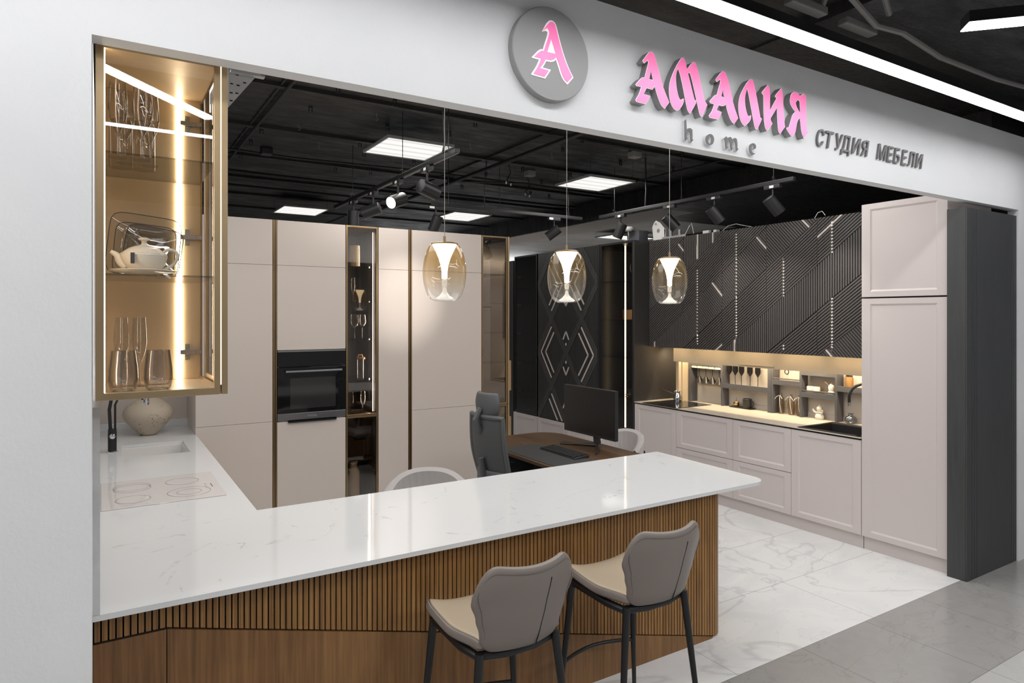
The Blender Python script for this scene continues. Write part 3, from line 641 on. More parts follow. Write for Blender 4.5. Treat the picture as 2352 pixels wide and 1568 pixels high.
# ------------------------------------------------------------------ bar and left counter
WT, WB = .867, .848
def rounded_corner(cx, cy, r, a0, a1, n=8): return [(cx+r*math.cos(a0+(a1-a0)*i/n), cy+r*math.sin(a0+(a1-a0)*i/n)) for i in range(n+1)]
poly = [(XL,2.49)]+rounded_corner(3.22,2.60,.11,-PI/2,0)+rounded_corner(3.31,3.40,.03,0,PI/2,4)+[(.655,3.43)]
poly = [(XL,2.49)]+rounded_corner(3.205,2.59,.10,-PI/2,-.05)+[(3.335,3.42),(3.325,3.43),(.655,3.43),(XL,3.43)]
wt = MB().prism(poly, lambda u,v,d:(u,v,d), WB, WT)
wt.box(XL,.655,3.43,5.16,WB,WT).box(XL,.13,5.16,5.66,WB,WT).box(.54,.655,5.16,5.66,WB,WT).box(XL,.655,5.66,6.46,WB,WT)
tp = thing('worktop', 'white veined quartz worktop running over the bar and back along the left wall', 'worktop', (1.6,2.9,WB))
wt.build('slab','quartz',tp)
B(XL,.655,6.44,6.46,WT,.925).build('upstand','quartz',tp,bevel=.002)
t = thing('undermount_sink','small white sink sunk into the left worktop','sink',(.335,5.41,.68))
B(.12,.55,5.15,5.17,.70,.847).box(.12,.55,5.65,5.67,.70,.847).box(.12,.135,5.15,5.67,.70,.847).box(.535,.55,5.15,5.67,.70,.847).box(.12,.55,5.15,5.67,.69,.70).build('bowl','white_enamel',t,bevel=.006)
MB().lathe([(0,0),(.03,0),(.032,.003),(0,.003)],(.33,5.4,.70),20).build('drain','chrome',t)
# bar body
bar = thing('bar_counter','walnut bar counter with fluted front, smooth angled plinth and rounded end','bar',(1.5,2.9,0))
def outline(off, n=10):   # plan outline of the bar body's visible side, pushed out by off
    r = .11+off; return [(XL,2.60-off)]+[(2.945+r*math.cos(a), 2.71+r*math.sin(a)) for a in [(-PI/2)+PI/2*i/n for i in range(n+1)]]+[(3.055+off,3.35)]
core = outline(0)+[(XL,3.35)]
MB().prism(core, lambda u,v,d:(u,v,d), 0, .847).build('core','black_gap',bar)
def zlow(x): return .737 if x < .197 else max(0.0, .737-.730*(x-.197)/(2.958-.197))
pl = outline(.0); cum = [0]
for i in range(1,len(pl)): cum.append(cum[-1]+math.dist(pl[i-1],pl[i]))
def at(s_, off):
    for i in range(1,len(pl)):
        if s_ <= cum[i] or i == len(pl)-1:
            k = (s_-cum[i-1])/(cum[i]-cum[i-1]); a, b = Vector(pl[i-1]), Vector(pl[i]); d = (b-a).normalized(); n_ = Vector((d.y,-d.x)); return a+(b-a)*k+n_*off
fl = MB(); pitch = .0213; s_ = .004
while s_ < cum[-1]-.02:
    a0, a1 = at(s_,0), at(s_+.0160,0); b0, b1 = at(s_,.012), at(s_+.0160,.012)
    z0, z1 = zlow(a0.x)+.004, zlow(a1.x)+.004
    fl.hexa([(b0.x,b0.y,z0),(b1.x,b1.y,z1),(a1.x,a1.y,z1),(a0.x,a0.y,z0)],[(b0.x,b0.y,.847),(b1.x,b1.y,.847),(a1.x,a1.y,.847),(a0.x,a0.y,.847)])
    s_ += pitch
fl.build('fluted_panel','walnut_slat',bar)
P0 = lambda u,v,d:(u,d,v)
MB().prism([(XL,.0),(.1955,.0),(.1955,.734),(XL,.734)],P0,2.60,2.586).build('plinth_panel','walnut',bar)
MB().prism([(.1985,.0),(2.94,.0),(2.94,.010),(.1985,.734)],P0,2.60,2.586).build('plinth_panel','walnut',bar)
MB().prism([(XL,.735),(.197,.735),(.197,.739),(XL,.739)],P0,2.60,2.590).build('trim_line','black_gap',bar)
# left base cabinets under the worktop (their fronts face the room)
lc = thing('base_cabinet','greige base cabinets under the left worktop','cabinet',(.3,5,0))
B(-.02,.62,3.45,6.46,.08,.66).box(-.02,.62,3.45,5.10,.66,.845).box(-.02,.62,5.70,6.46,.66,.845).build('body','greige',lc)
for i in range(5): B(.62,.64,3.46+i*.6,3.46+i*.6+.594,.10,.835).build('door','greige',lc,bevel=.002)
B(0,.57,3.45,6.46,0,.08).build('plinth','graphite',lc)
# faucet on the left counter
t = thing('kitchen_faucet','black flexible-neck faucet with chrome spray behind the small white sink','faucet',(.073,5.43,WT))
MB().lathe([(0,0),(.036,0),(.036,.006),(.028,.010),(0,.010)],(.073,5.43,WT),24).build('base_ring','chrome',t,smooth=True)
MB().lathe([(0,0),(.027,0),(.0275,.12),(.026,.155),(0,.155)],(.073,5.43,WT+.008),24).build('body','black_metal',t,smooth=True)
MB().lathe([(0,0),(.017,0),(.018,.008),(.012,.014),(0,.015)],(.073,5.404,WT+.115),20,axis=(0,-1,0)).build('lever_cap','chrome',t,smooth=True)
MB().tube([(.062,5.43,WT+.15),(.055,5.43,WT+.30),(.075,5.43,WT+.42),(.14,5.43,WT+.48),(.22,5.43,WT+.475),(.275,5.43,WT+.43),(.287,5.43,WT+.385)],.011,12).build('spring_neck','black_metal',t,smooth=True)
MB().tube([(.090,5.43,WT+.15),(.090,5.43,WT+.33),(.11,5.43,WT+.38),(.15,5.43,WT+.40),(.22,5.43,WT+.395),(.25,5.43,WT+.38),(.262,5.43,WT+.345)],.0075,10).build('hose','black_metal',t,smooth=True)
MB().lathe([(0,0),(.014,0),(.016,.03),(.012,.07),(0,.07)],(.287,5.43,WT+.318),16).build('spray_head','chrome',t,smooth=True)
MB().lathe([(0,0),(.009,0),(.010,.022),(0,.022)],(.262,5.43,WT+.333),12).build('filter_spout','chrome',t,smooth=True)
MB().lathe([(.0,0),(.060,0),(.066,.008),(.105,.052),(.158,.108),(.187,.155),(.180,.205),(.145,.250),(.095,.28),(.055,.298),(.045,.31),(.052,.33),(.045,.33),(.038,.31),(.0,.305)],(.33,6.09,WT),40).build('clay_vase','vase_clay',smooth=True,subsurf=1,**T('wide beige clay vase with dark speckles standing at the back of the left worktop','vase'))
# white glass hob
hob = thing('glass_hob','white glass hob with thin ring markings set in the left worktop','hob',(.29,4.12,WT))
B(.004,.574,3.80,4.42,WT,WT+.005).build('glass_plate','hob_white',hob,bevel=.002)
def ring(mb, cx, cy, r, z, w_=.0009, n=64):
    vs = []; fs = []
    for k in range(n):
        a = 2*PI*k/n
        vs += [(cx+(r-w_)*math.cos(a),cy+(r-w_)*math.sin(a),z),(cx+(r+w_)*math.cos(a),cy+(r+w_)*math.sin(a),z)]
    for k in range(n): j = (k+1)%n; fs.append((2*k,2*k+1,2*j+1,2*j))
    return mb.add(vs,fs)
hz = WT+.0056
for cx, cy, r in ((.40,4.24,.085),(.41,3.97,.105),(.41,3.97,.06),(.145,3.95,.08),(.15,4.24,.09),(.15,4.20,.09)):
    ring(MB(),cx,cy,r,hz).build('ring_mark','hob_line',hob)
mk = MB()
for i in range(4): mk.box(.50,.503+.006*(i%2),4.02+i*.028,4.026+i*.028,hz-.0002,hz)
for i in range(3): mk.box(.53,.535,4.02+i*.03,4.04+i*.03,hz-.0002,hz)
mk.build('touch_marks','hob_line',hob)
# panel behind the left counter
cp = thing('wall_panel','greige back panel rising behind the left worktop','panel',(.3,6.47,.87))
B(XL-.01,.645,6.462,6.48,.868,2.66).build('board','greige',cp)

# ------------------------------------------------------------------ glass wall cabinet above the left counter
gx0, gx1, gy0, gy1, gz0, gz1 = -.012, .328, 2.300, 2.735, 1.570, 2.70   # hangs right behind the fascia
wc = thing('glass_wall_cabinet','golden aluminium wall cabinet with lit glass front, hanging at the left of the opening','wall cabinet',(.16,2.48,gz0))
fr = .022
MB().ring('y',gx0,gx1,gz0,gz1,(fr,fr-.004,fr,fr),gy0,gy0+.02).build('front_frame','gold_brushed',wc,bevel=.001)
B(gx0+fr,gx1-fr,gy0+.010,gy0+.012,gz0+fr,gz1-fr).build('front_glass','clear_glass',wc)
B(gx0,gx0+.012,gy0+.0205,gy1,gz0,gz1).build('side_panel','gold_panel',wc)
B(gx0+.0125,gx1-.008,gy1-.014,gy1,gz0+.018,2.621).build('back_panel','gold_panel',wc)
B(gx0+.0125,gx1-.003,gy0+.0205,gy1,gz0,gz0+.0175).build('bottom_panel','gold_panel',wc)
B(gx0+.0125,gx1-.003,gy0+.0205,gy1,2.6215,2.66).build('top_panel','gold_panel',wc)
dx = gx1+.004
dr = MB().ring('x',gy0+.001,gy1,gz0,gz1,.042,dx,dx+.018).build('door','gold_brushed',wc,bevel=.001)
B(dx+.007,dx+.010,gy0+.043,gy1-.042,gz0+.042,gz1-.042).build('door_glass','smoke_glass',dr)
MB().ring('x',gy0+.021,gy1-.0145,gz0+.018,2.62,.010,gx1-.010,gx1-.004).build('side_rail','bronze',wc)
yb = gy1-.014
for z in (1.688, 2.111, 2.530):
    h = B(.266,.282,yb-.004,yb,z-.030,z+.030).box(.250,.303,yb-.015,yb-.004,z-.008,z+.008).box(.303,.320,yb-.024,yb-.008,z-.007,z+.007).cyl((.274,yb-.006,z+.022),(.274,yb-.004,z+.022),.005,12).cyl((.274,yb-.006,z-.022),(.274,yb-.004,z-.022),.005,12)
    h.build('hinge','steel',wc,bevel=.0012)
for z in (1.946, 2.312): B(gx0+.013,gx1-.011,gy0+.022,yb-.001,z-.003,z+.003).build('glass_shelf','shelf_glass',wc)
for a_, b_ in ((gz0+.02,1.941),(1.951,2.307),(2.317,2.620)): B(.239,.256,yb-.007,yb-.0005,a_,b_).build('led_strip','led_warm',wc)
B(gx0+fr,gx0+fr+.003,gy0+.021,gy0+.025,gz0+fr,2.62).build('led_strip','led_warm',wc)
B(gx1+.0006,gx1+.0034,gy0+.010,gy0+.014,gz0+.03,2.66).build('led_strip','gap_glow',wc)  # glowing sliver standing for cabinet light escaping through the door gap
# glassware helpers
def stem_glass(x, y, z, h, rb, name, label, group, upside=False, m_='wine_glass', fluted=False):
    s = -1 if upside else 1
    if fluted: pr = [(0,0),(.026,0),(.027,.002),(.005,.006),(.0035,.02),(.0035,h*.32),(.008,h*.36),(rb*.8,h*.50),(rb,h*.64),(rb*.93,h*.83),(rb*.82,h)]
    else: pr = [(0,0),(.032,0),(.033,.002),(.006,.006),(.0035,.02),(.0035,h*.45),(.010,h*.49),(rb*.75,h*.56),(rb,h*.70),(rb*.95,h*.85),(rb*.78,h)]
    pr = [(r, s*q) for r, q in pr]
    return MB().lathe(pr,(x,y,z),28).build(name,m_,smooth=True,origin=(x,y,z),**T(label,'glass',group))
tg, fgp = 'glasses on the top shelf of the wall cabinet', 'flutes on the floor of the wall cabinet'
stem_glass(.047,2.42,2.316,.240,.028,'champagne_flute','clear flute on the top shelf of the wall cabinet, leftmost in front',tg,fluted=True)
stem_glass(.115,2.42,2.316,.240,.030,'champagne_flute','clear flute on the top shelf of the wall cabinet, right one in front',tg,fluted=True)
stem_glass(.070,2.50,2.316,.235,.028,'champagne_flute','clear flute standing behind the left front flute on the top shelf',tg,fluted=True)
stem_glass(.140,2.50,2.316,.235,.028,'champagne_flute','clear flute standing behind the right front flute on the top shelf',tg,fluted=True)
for x, lb in ((.060,'left cylindrical smoky glass behind the flutes on the top shelf'),(.125,'right cylindrical smoky glass behind the flutes on the top shelf')):
    MB().lathe([(0,0),(.034,0),(.036,.004),(.036,.145),(.032,.158),(.020,.165)],(x,2.58,2.316),28).build('glass_carafe','wine_glass',smooth=True,**T(lb,'carafe','cylindrical glasses on the top shelf'))
stem_glass(.059,2.52,1.588,.228,.023,'champagne_flute','clear flute on the cabinet floor behind the left tumbler',fgp,fluted=True)
stem_glass(.110,2.52,1.588,.228,.023,'champagne_flute','clear flute on the cabinet floor behind and between the two tumblers',fgp,fluted=True)
for x, lb in ((.061,'clear rounded tumbler on the cabinet floor, left one'),(.157,'clear rounded tumbler on the cabinet floor, right one')):
    MB().lathe([(0,.006),(.026,.006),(.030,0),(.036,.008),(.0415,.035),(.0405,.068),(.0335,.125),(.0320,.125),(.0385,.068),(.0395,.035),(.030,.016),(0,.014)],(x,2.38,1.588),36).build('tumbler','wine_glass',smooth=True,**T(lb,'glass','tumblers in the wall cabinet'))
def plate(cx, y, z, s_, tilt, roll, label):
    t = thing('square_plate', label, 'plate', (cx,y,z), 0, 'glass plates leaning in the wall cabinet')
    def sq(u,v):
        a = 2*PI*u; r = v; c_, s2 = math.cos(a), math.sin(a); k = (abs(c_)**7+abs(s2)**7)**(-1/7)
        return r*k*c_*s_/2, r*k*s2*s_/2, .012*(r**3)
    def pt(u,v,extra=0):
        px, pz, d = sq(u,v); x_ = px*math.cos(roll)-pz*math.sin(roll); z_ = px*math.sin(roll)+pz*math.cos(roll)+s_/2*1.03
        return (cx+x_, y+z_*math.sin(tilt)-d-extra, z+z_*math.cos(tilt))
    MB().grid(lambda u,v: pt(u,.02+.98*v),48,6).build('dish','plate_glass' if s_ > .175 else 'plate_smoke',t,smooth=True)
    MB().tube([pt(i/48,1.0,.001) for i in range(48)],.0014,6,closed=True).build('rim','label_dark',t)
    rc = MB()
    for i in range(48): a_ = 2*PI*i/48
    MB().tube([pt(i/48,.62,.001) for i in range(48)],.0007,5,closed=True).build('well_line','plate_glass',t)
plate(.128,2.560,1.950,.215,rad(11),rad(-6),'largest square glass plate with a dark rim, leaning behind the teapot')
plate(.128,2.535,1.950,.180,rad(11),rad(-5),'middle square glass plate with a dark rim, leaning behind the teapot')
plate(.150,2.510,1.950,.170,rad(12),rad(-9),'front square glass plate with a dark rim, leaning behind the teapot')
tx, ty, tz = .120, 2.43, 1.9495
MB().lathe([(0,.002),(.03,.002),(.045,.006),(.092,.012),(.096,.016),(.092,.018),(.045,.010),(0,.009)],(tx-.003,ty,tz),40).build('saucer','porcelain',smooth=True,**T('white porcelain saucer under the teapot','saucer'))
t = thing('teapot','cream porcelain teapot with a dark tag in the wall cabinet','teapot',(tx,ty,tz+.012))
MB().lathe([(0,0),(.033,0),(.037,.004),(.050,.012),(.061,.028),(.066,.046),(.066,.052),(.0665,.053),(.062,.062),(.056,.066)],(tx,ty,tz+.011),48).build('body','porcelain',t,smooth=True)
MB().lathe([(.062,.061),(.056,.067),(.044,.076),(.028,.083),(.012,.087),(.0075,.092),(.0075,.100),(.0165,.104),(.017,.108),(.008,.112),(0,.113)],(tx,ty,tz+.011),48).build('lid','porcelain',t,smooth=True)
bd = MB()
for i in range(64):
    a_ = 2*PI*i/64; bd.lathe([(.0,-.0016),(.0019,0),(0,.0016)],(tx+.0645*math.cos(a_),ty+.0645*math.sin(a_),tz+.011+.0575+(.001 if i%2 else -.001)),6)
bd.build('relief_band','porcelain',t,smooth=True)
def bez(P, n=16):
    out = []
    for i in range(len(P)-1):
        p0, p1, p2, p3 = Vector(P[max(i-1,0)]), Vector(P[i]), Vector(P[i+1]), Vector(P[min(i+2,len(P)-1)])
        for k in range(n//(len(P)-1)+2):
            u = k/(n//(len(P)-1)+2); out.append(.5*((2*p1)+(p2-p0)*u+(2*p0-5*p1+4*p2-p3)*u*u+(3*p1-p0-3*p2+p3)*u**3))
    return out+[Vector(P[-1])]
sp2 = bez([(tx-.048,ty,tz+.030),(tx-.066,ty,tz+.044),(tx-.075,ty,tz+.062),(tx-.092,ty,tz+.074)]); nq = len(sp2)
MB().tube(sp2,[.017-.011*i/(nq-1) for i in range(nq)],14).build('spout','porcelain',t,smooth=True)
sp3 = bez([(tx+.060,ty,tz+.058),(tx+.052,ty,tz+.070),(tx+.066,ty,tz+.086),(tx+.090,ty,tz+.082),(tx+.096,ty,tz+.062),(tx+.080,ty,tz+.036),(tx+.042,ty,tz+.016)],40)
MB().tube(sp3,.0050,10).build('handle','porcelain',t,smooth=True)
B(tx-.040,tx-.029,ty-.066,ty-.062,tz+.034,tz+.068).build('paper_tag','label_dark',t,label='dark paper tag')

# perforated steel angle beside the cabinet top
pq = [U(*p,y=3.0) for p in ((524,247),(588,176),(640,150),(640,60),(524,60))]
pm = MB().prism([(p.x,p.z) for p in pq[:3]]+[(pq[3].x,3.42),(pq[4].x,3.42)], lambda u,v,d:(u,d,v), 3.0, 3.002)
pb = thing('perforated_bracket','perforated steel bracket hanging behind the top of the golden wall cabinet','bracket',(.5,3.0,2.75))
pm.build('plate','cast_metal',pb)
hm = MB()
for i, (px_, py_) in enumerate(((545,172),(560,168),(575,174),(532,192),(547,196),(562,190),(531,213),(544,214),(531,231))):
    c_ = U(px_,py_,y=2.999); hm.box(c_.x-.006,c_.x+.006,2.9985,2.9995,c_.z-.0025,c_.z+.0025)
hm.build('slots','black_gap',pb); B(.463,.60,2.97,2.999,2.842,2.850).build('flange','cast_metal',pb)

# ------------------------------------------------------------------ beige tall cabinets
BY = 5.86; ZT = 2.642
def door(x0, x1, z0, z1, par, name='door', m_='greige', y=BY, th=.02):
    return B(x0+.0012,x1-.0012,y,y+th,z0+.0012,z1-.0012).build(name,m_,par,bevel=.0012)
def tall(x0, x1, label, splits):
    t = thing('tall_cabinet',label,'cabinet',((x0+x1)/2,BY+.3,0),0,'greige tall cabinets along the back')
    B(x0+.001,x1-.001,BY+.022,6.46,0.08,ZT-.004).build('body','greige',t)
    zs = [.09]+splits+[ZT]
    for a, b in zip(zs[:-1],zs[1:]): door(x0,x1,a,b,t)
    B(x0,x1,BY+.05,6.4,0,.08).build('plinth','graphite',t)
    return t
tall(.650,1.246,'greige tall cabinet at the left end beside the sink counter',[.925,2.256])
tall(2.187,2.484,'narrow greige tall cabinet right of the glass cabinet',[2.256])
tall(2.519,3.278,'wide greige tall cabinet behind the first pendant',[.925,2.256])
# oven column
t = thing('oven_cabinet','greige cabinet column that houses the oven','cabinet',(1.58,BY+.3,0),0,'greige tall cabinets along the back')
B(1.283,1.877,BY+.022,6.46,1.52,ZT-.004).box(1.283,1.877,BY+.022,6.46,.08,.928).box(1.283,1.30,BY+.022,6.46,.9,1.6).box(1.86,1.877,BY+.022,6.46,.9,1.6).build('body','greige',t)
door(1.282,1.878,2.256,ZT,t); door(1.282,1.878,1.528,2.256,t); d_ = door(1.282,1.878,.09,.915,t)
B(1.37,1.79,BY-.018,BY+.005,.915,.921).box(1.37,1.79,BY-.018,BY-.015,.902,.921).build('edge_pull','black_metal',d_)
B(1.282,1.878,BY+.05,6.4,0,.08).build('plinth','graphite',t)
ov = thing('built_in_oven','black glass built-in oven with steel trim and bar handle','oven',(1.58,BY,.925))
B(1.302,1.858,BY+.025,6.30,.94,1.51).build('body','black_metal',ov)
B(1.284,1.876,BY-.004,BY+.02,1.385,1.510).build('control_panel','oven_glass',ov,bevel=.001)
od = B(1.284,1.876,BY-.006,BY+.02,.985,1.378).build('oven_door','oven_glass',ov,bevel=.001)
B(1.39,1.785,BY-.0068,BY-.006,1.02,1.285).build('window','oven_window',od)
MB().box(1.345,1.835,BY-.045,BY-.037,1.338,1.352).box(1.36,1.375,BY-.04,BY-.006,1.34,1.35).box(1.805,1.82,BY-.04,BY-.006,1.34,1.35).build('handle','steel',od,bevel=.002)
st = B(1.284,1.876,BY-.006,BY+.02,.925,.982).build('bottom_trim','steel',ov,bevel=.001)
B(1.284,1.876,BY-.006,BY+.02,1.512,1.522).build('top_trim','steel',ov)
cu = bpy.data.curves.new('t','FONT'); cu.body = 'körting'; cu.size = .028; cu.extrude = .0003
o = bpy.data.objects.new('t',cu); C.objects.link(o); me = bpy.data.meshes.new_from_object(o.evaluated_get(bpy.context.evaluated_depsgraph_get())); bpy.data.objects.remove(o)
for v_ in me.vertices: v_.co = Vector((1.535+v_.co.x, BY-.0066-v_.co.z, .946+v_.co.y))-WO[ov.name]
me.materials.clear(); me.materials.append(MATS['light_frame']); o = bpy.data.objects.new('maker_mark',me); C.objects.link(o); o.parent = st; WO[o.name] = WO[ov.name]
for x0, x1, lb in ((1.248,1.281,'bronze vertical pull profile left of the oven column'),(2.486,2.517,'bronze vertical pull profile behind the first pendant')):
    mb = B(x0+.002,x0+.008,BY-.002,BY+.03,.09,ZT).box(x1-.008,x1-.002,BY-.002,BY+.03,.09,ZT).box(x0+.002,x1-.002,BY+.022,BY+.03,.09,ZT).box(x0,x1,BY+.03,6.4,0,ZT-.01)
    mb.build('pull_profile','bronze',**T(lb,'profile','bronze pull profiles'))
# tall glass cabinet between oven column and narrow cabinet
def glass_unit(x0, x1, label, split, side_door=False):
    t = thing('glass_cabinet',label,'cabinet',((x0+x1)/2,BY+.3,0),0,'bronze glass cabinets in the beige run')
    x1b = x1-.004 if not side_door else x1-.04
    B(x0+.002,x0+.018,BY+.024,6.46,.08,ZT).build('side_panel','walnut_dark',t)
    if not side_door: B(x1-.018,x1-.002,BY+.024,6.46,.08,ZT).build('side_panel','graphite_light',t)
    B(x0+.018,x1-.018,6.44,6.46,.08,ZT).build('back_panel','graphite_light',t)
    B(x0+.018,x1-.018,BY+.024,6.44,.08,.10).box(x0+.018,x1-.018,BY+.024,6.44,ZT-.018,ZT).build('carcass','walnut_dark',t)
    for a, b in ((split,ZT),(.09,split)):
        f = .014
        d = MB().ring('y',x0+.003,x1b,a+.002,b-.002,f,BY,BY+.02).build('door','bronze',t,bevel=.001)
        B(x0+.003+f,x1b-f,BY+.008,BY+.012,a+.002+f,b-.002-f).build('pane','bronze_glass',d)
    return t
g1 = glass_unit(1.880,2.185,'narrow bronze-framed glass cabinet with a lit strip, right of the oven',.913)
B(2.158,2.1625,5.937,5.9415,.935,2.60).build('led_strip','led_cool',g1)
area('cabinet_strip_light',(2.15,6.0,1.75),(1.6,.012),5,rot=(0,PI/2,0),col=(1,.93,.85))
GS = (1.235,1.605,1.955,2.275)
for z in GS: B(1.90,2.165,BY+.03,6.43,z-.003,z+.003).build('glass_shelf','shelf_glass',g1)
B(1.90,2.165,BY+.03,6.43,.905,.921).build('shelf','walnut_dark',g1)
for z0, z1 in ((.72,.90),(.53,.71)):
    dd = MB().prism([(1.915,z0),(2.15,z0),(2.15,z1),(2.12,z1),(2.09,z1-.035),(1.995,z1-.035),(1.965,z1),(1.915,z1)], lambda u,v,d:(u,d,v), 5.95, 5.965)
    dd.build('drawer','walnut_dark',g1)
B(1.90,2.165,BY+.03,6.43,.50,.516).build('shelf','walnut_dark',g1)
def gx_(px, y): return U(px,800,y=y).x
cm = MB(); cx_ = gx_(815,6.05)
for i in range(40):
    a_ = 2*PI*i/40; a2 = 2*PI*(i+1)/40; r1 = .047 if i%2 else .043
    cm.add([(cx_+r1*math.cos(a_),6.05+r1*math.sin(a_),2.279),(cx_+r1*math.cos(a2),6.05+r1*math.sin(a2),2.279),(cx_+r1*math.cos(a2),6.05+r1*math.sin(a2),2.48),(cx_+r1*math.cos(a_),6.05+r1*math.sin(a_),2.48),(cx_,6.05,2.279),(cx_,6.05,2.48)],[(0,1,2,3),(0,4,1),(3,2,5)])
cm.build('ribbed_canister','porcelain_warm',**T('cream ribbed canister on the top shelf of the narrow glass cabinet','canister'))
gg = 'glasses in the narrow glass cabinet'
stem_glass(gx_(811,6.0),6.0,1.959,.215,.020,'champagne_flute','slim clear flute in the narrow glass cabinet, alone on its shelf',gg,fluted=True)
stem_glass(gx_(814,6.0),6.0,1.609,.225,.044,'wine_glass','left wine glass on the middle shelf of the narrow glass cabinet',gg)
stem_glass(gx_(832,6.04),6.04,1.609,.225,.042,'wine_glass','right wine glass on the middle shelf of the narrow glass cabinet',gg)
stem_glass(gx_(806,5.97),5.97,.922,.20,.026,'champagne_flute','left flute on the lowest lit shelf of the narrow glass cabinet',gg,fluted=True)
stem_glass(gx_(833,6.0),6.0,.922,.20,.026,'champagne_flute','right flute on the lowest lit shelf of the narrow glass cabinet',gg,fluted=True)
jx = gx_(827,6.02)
t = thing('glass_jar','glass jar with a wooden lid in the narrow glass cabinet','jar',(jx,6.02,1.239))
MB().lathe([(0,0),(.034,0),(.036,.004),(.036,.18)],(jx,6.02,1.239),28).build('jar_body','wine_glass',t,smooth=True)
MB().lathe([(0,.18),(.046,.18),(.046,.196),(0,.196)],(jx,6.02,1.239),28).tube([(jx-.025,6.02,1.434),(jx-.018,6.02,1.458),(jx+.018,6.02,1.458),(jx+.025,6.02,1.434)],.007,8).build('lid','board_wood',t,smooth=True)
MB().lathe([(0,0),(.055,0),(.060,.02),(.060,.28),(.048,.31),(.036,.322),(.036,.365),(.042,.37),(.042,.39),(.034,.39)],(gx_(811,5.98),5.98,.102),32).build('ceramic_bottle','porcelain',smooth=True,**T('white ceramic bottle vase at the bottom of the narrow glass cabinet','vase'))
# corner glass cabinet at the right end of the beige run
g2 = glass_unit(3.280,3.622,'bronze-framed glass cabinet at the right end of the beige run',.913,True)
mb = MB().ring('x',BY-.002,6.46,.09,.913,.045,3.588,3.608).ring('x',BY-.002,6.46,.917,ZT,.045,3.588,3.608)
sd = mb.build('side_door','gold_brushed',g2,bevel=.001); B(3.596,3.600,BY+.05,6.40,.13,ZT-.045).build('pane','bronze_glass',sd)
B(3.608,3.632,BY+.004,BY+.02,1.05,1.36).box(3.608,3.632,BY+.004,BY+.02,.46,.78).build('handle','gold_brushed',sd)
for z in (1.13,1.34,1.65,1.95,2.25): B(3.30,3.585,BY+.03,6.43,z-.003,z+.003).build('glass_shelf','shelf_glass',g2)
t = thing('coffee_cup','cream cup on a saucer in the right-hand glass cabinet','cup',(3.36,6.0,1.344))
MB().lathe([(0,.010),(.028,.010),(.033,.02),(.038,.072),(.035,.072),(.030,.02),(0,.016)],(3.36,6.0,1.344),28).build('bowl','porcelain_warm',t,smooth=True)
MB().tube([(3.396,6.0,1.405),(3.42,6.0,1.40),(3.42,6.0,1.375),(3.392,6.0,1.368)],.0045,8).build('handle','porcelain_warm',t,smooth=True)
MB().lathe([(0,0),(.04,0),(.062,.008),(.06,.011),(.0,.005)],(3.37,6.0,1.344),28).build('saucer','porcelain_warm',t,smooth=True)

# ------------------------------------------------------------------ dark display wall (faces the room, x = DX)
DX = 5.06
def dark_unit(y0, y1, label, glass_m):
    t = thing('display_cabinet',label,'cabinet',(DX+.2,(y0+y1)/2,.46),0,'black glass display cabinets')
    z0, z1 = .462, 2.672
    MB().ring('x',y0,y1,z0,z1,.018,DX+.021,5.43).box(5.431,5.45,y0,y1,z0,z1).build('carcass','dark_lacquer',t)
    f = .022
    d = MB().ring('x',y0+.002,y1-.002,z0,z1,f,DX,DX+.02).build('door','black_metal',t,bevel=.001)
    B(DX+.008,DX+.012,y0+f,y1-f,z0+f,z1-f).build('pane',glass_m,d)
    for i, z in enumerate((.897,1.346,1.774,2.222)): B(DX+.03,5.43,y0+.02,y1-.02,z-.003,z+.003).build('glass_shelf','dark_glass',t)
    return t
dl = dark_unit(7.50,8.08,'black glass display cabinet beyond the beige run, with five hinges','dark_glass')
for z in (.75,1.15,1.57,1.98,2.38): B(DX+.03,DX+.09,8.04,8.055,z-.01,z+.01).cyl((DX+.05,8.03,z),(DX+.05,8.055,z),.014,10).build('hinge','steel',dl,bevel=.001)
le = dark_unit(5.575,6.16,'black glass display cabinet with a vertical light strip beside the kitchen','dark_glass')
B(5.293,5.307,5.975,5.985,.50,2.655).build('led_strip','led_bright',le)
area('cabinet_strip_light',(5.29,5.97,1.6),(1.9,.012),1.2,rot=(0,PI/2,-PI/2),col=(1,.8,.55))
B(DX,DX+.35,8.105,8.35,0,2.62).build('end_panel','dark_lacquer',**T('black end panel beyond the far black display cabinet','panel'))
B(DX-.004,DX+.02,6.165,6.19,.462,2.672).build('corner_post','dark_lacquer',**T('narrow black post left of the lit display cabinet','post'))
# diamond panel doors
dp = thing('diamond_cabinet','black oak cabinet with raised diamond lattice and pale chevron inlays','cabinet',(DX+.2,6.83,.46))
B(DX+.015,5.45,6.20,7.475,.455,2.672).build('body','dark_lacquer',dp)
DY0 = 7.472
def dpt(s_, z, d): return (DX-d, DY0-s_, z)
def clip_poly(poly, xmin, xmax, ymin, ymax):
    def cl(p, f, inter):
        out = []
        for i in range(len(p)):
            a, b = p[i-1], p[i]
            if f(b):
                if not f(a): out.append(inter(a,b))
                out.append(b)
            elif f(a): out.append(inter(a,b))
        return out
    for ax, lim, sg in ((0,xmin,1),(0,xmax,-1),(1,ymin,1),(1,ymax,-1)):
        if not poly: break
        f = lambda q: (q[ax]-lim)*sg >= -1e-9
        def inter(a,b):
            k = (lim-a[ax])/(b[ax]-a[ax]); return (a[0]+(b[0]-a[0])*k, a[1]+(b[1]-a[1])*k)
        poly = cl(poly,f,inter)
    return poly
def strip(a, b, w_, off=0):
    a, b = Vector(a), Vector(b); d = (b-a).normalized(); n_ = Vector((-d.y,d.x)); return [tuple(a+n_*(off-w_/2)),tuple(b+n_*(off-w_/2)),tuple(b+n_*(off+w_/2)),tuple(a+n_*(off+w_/2))]
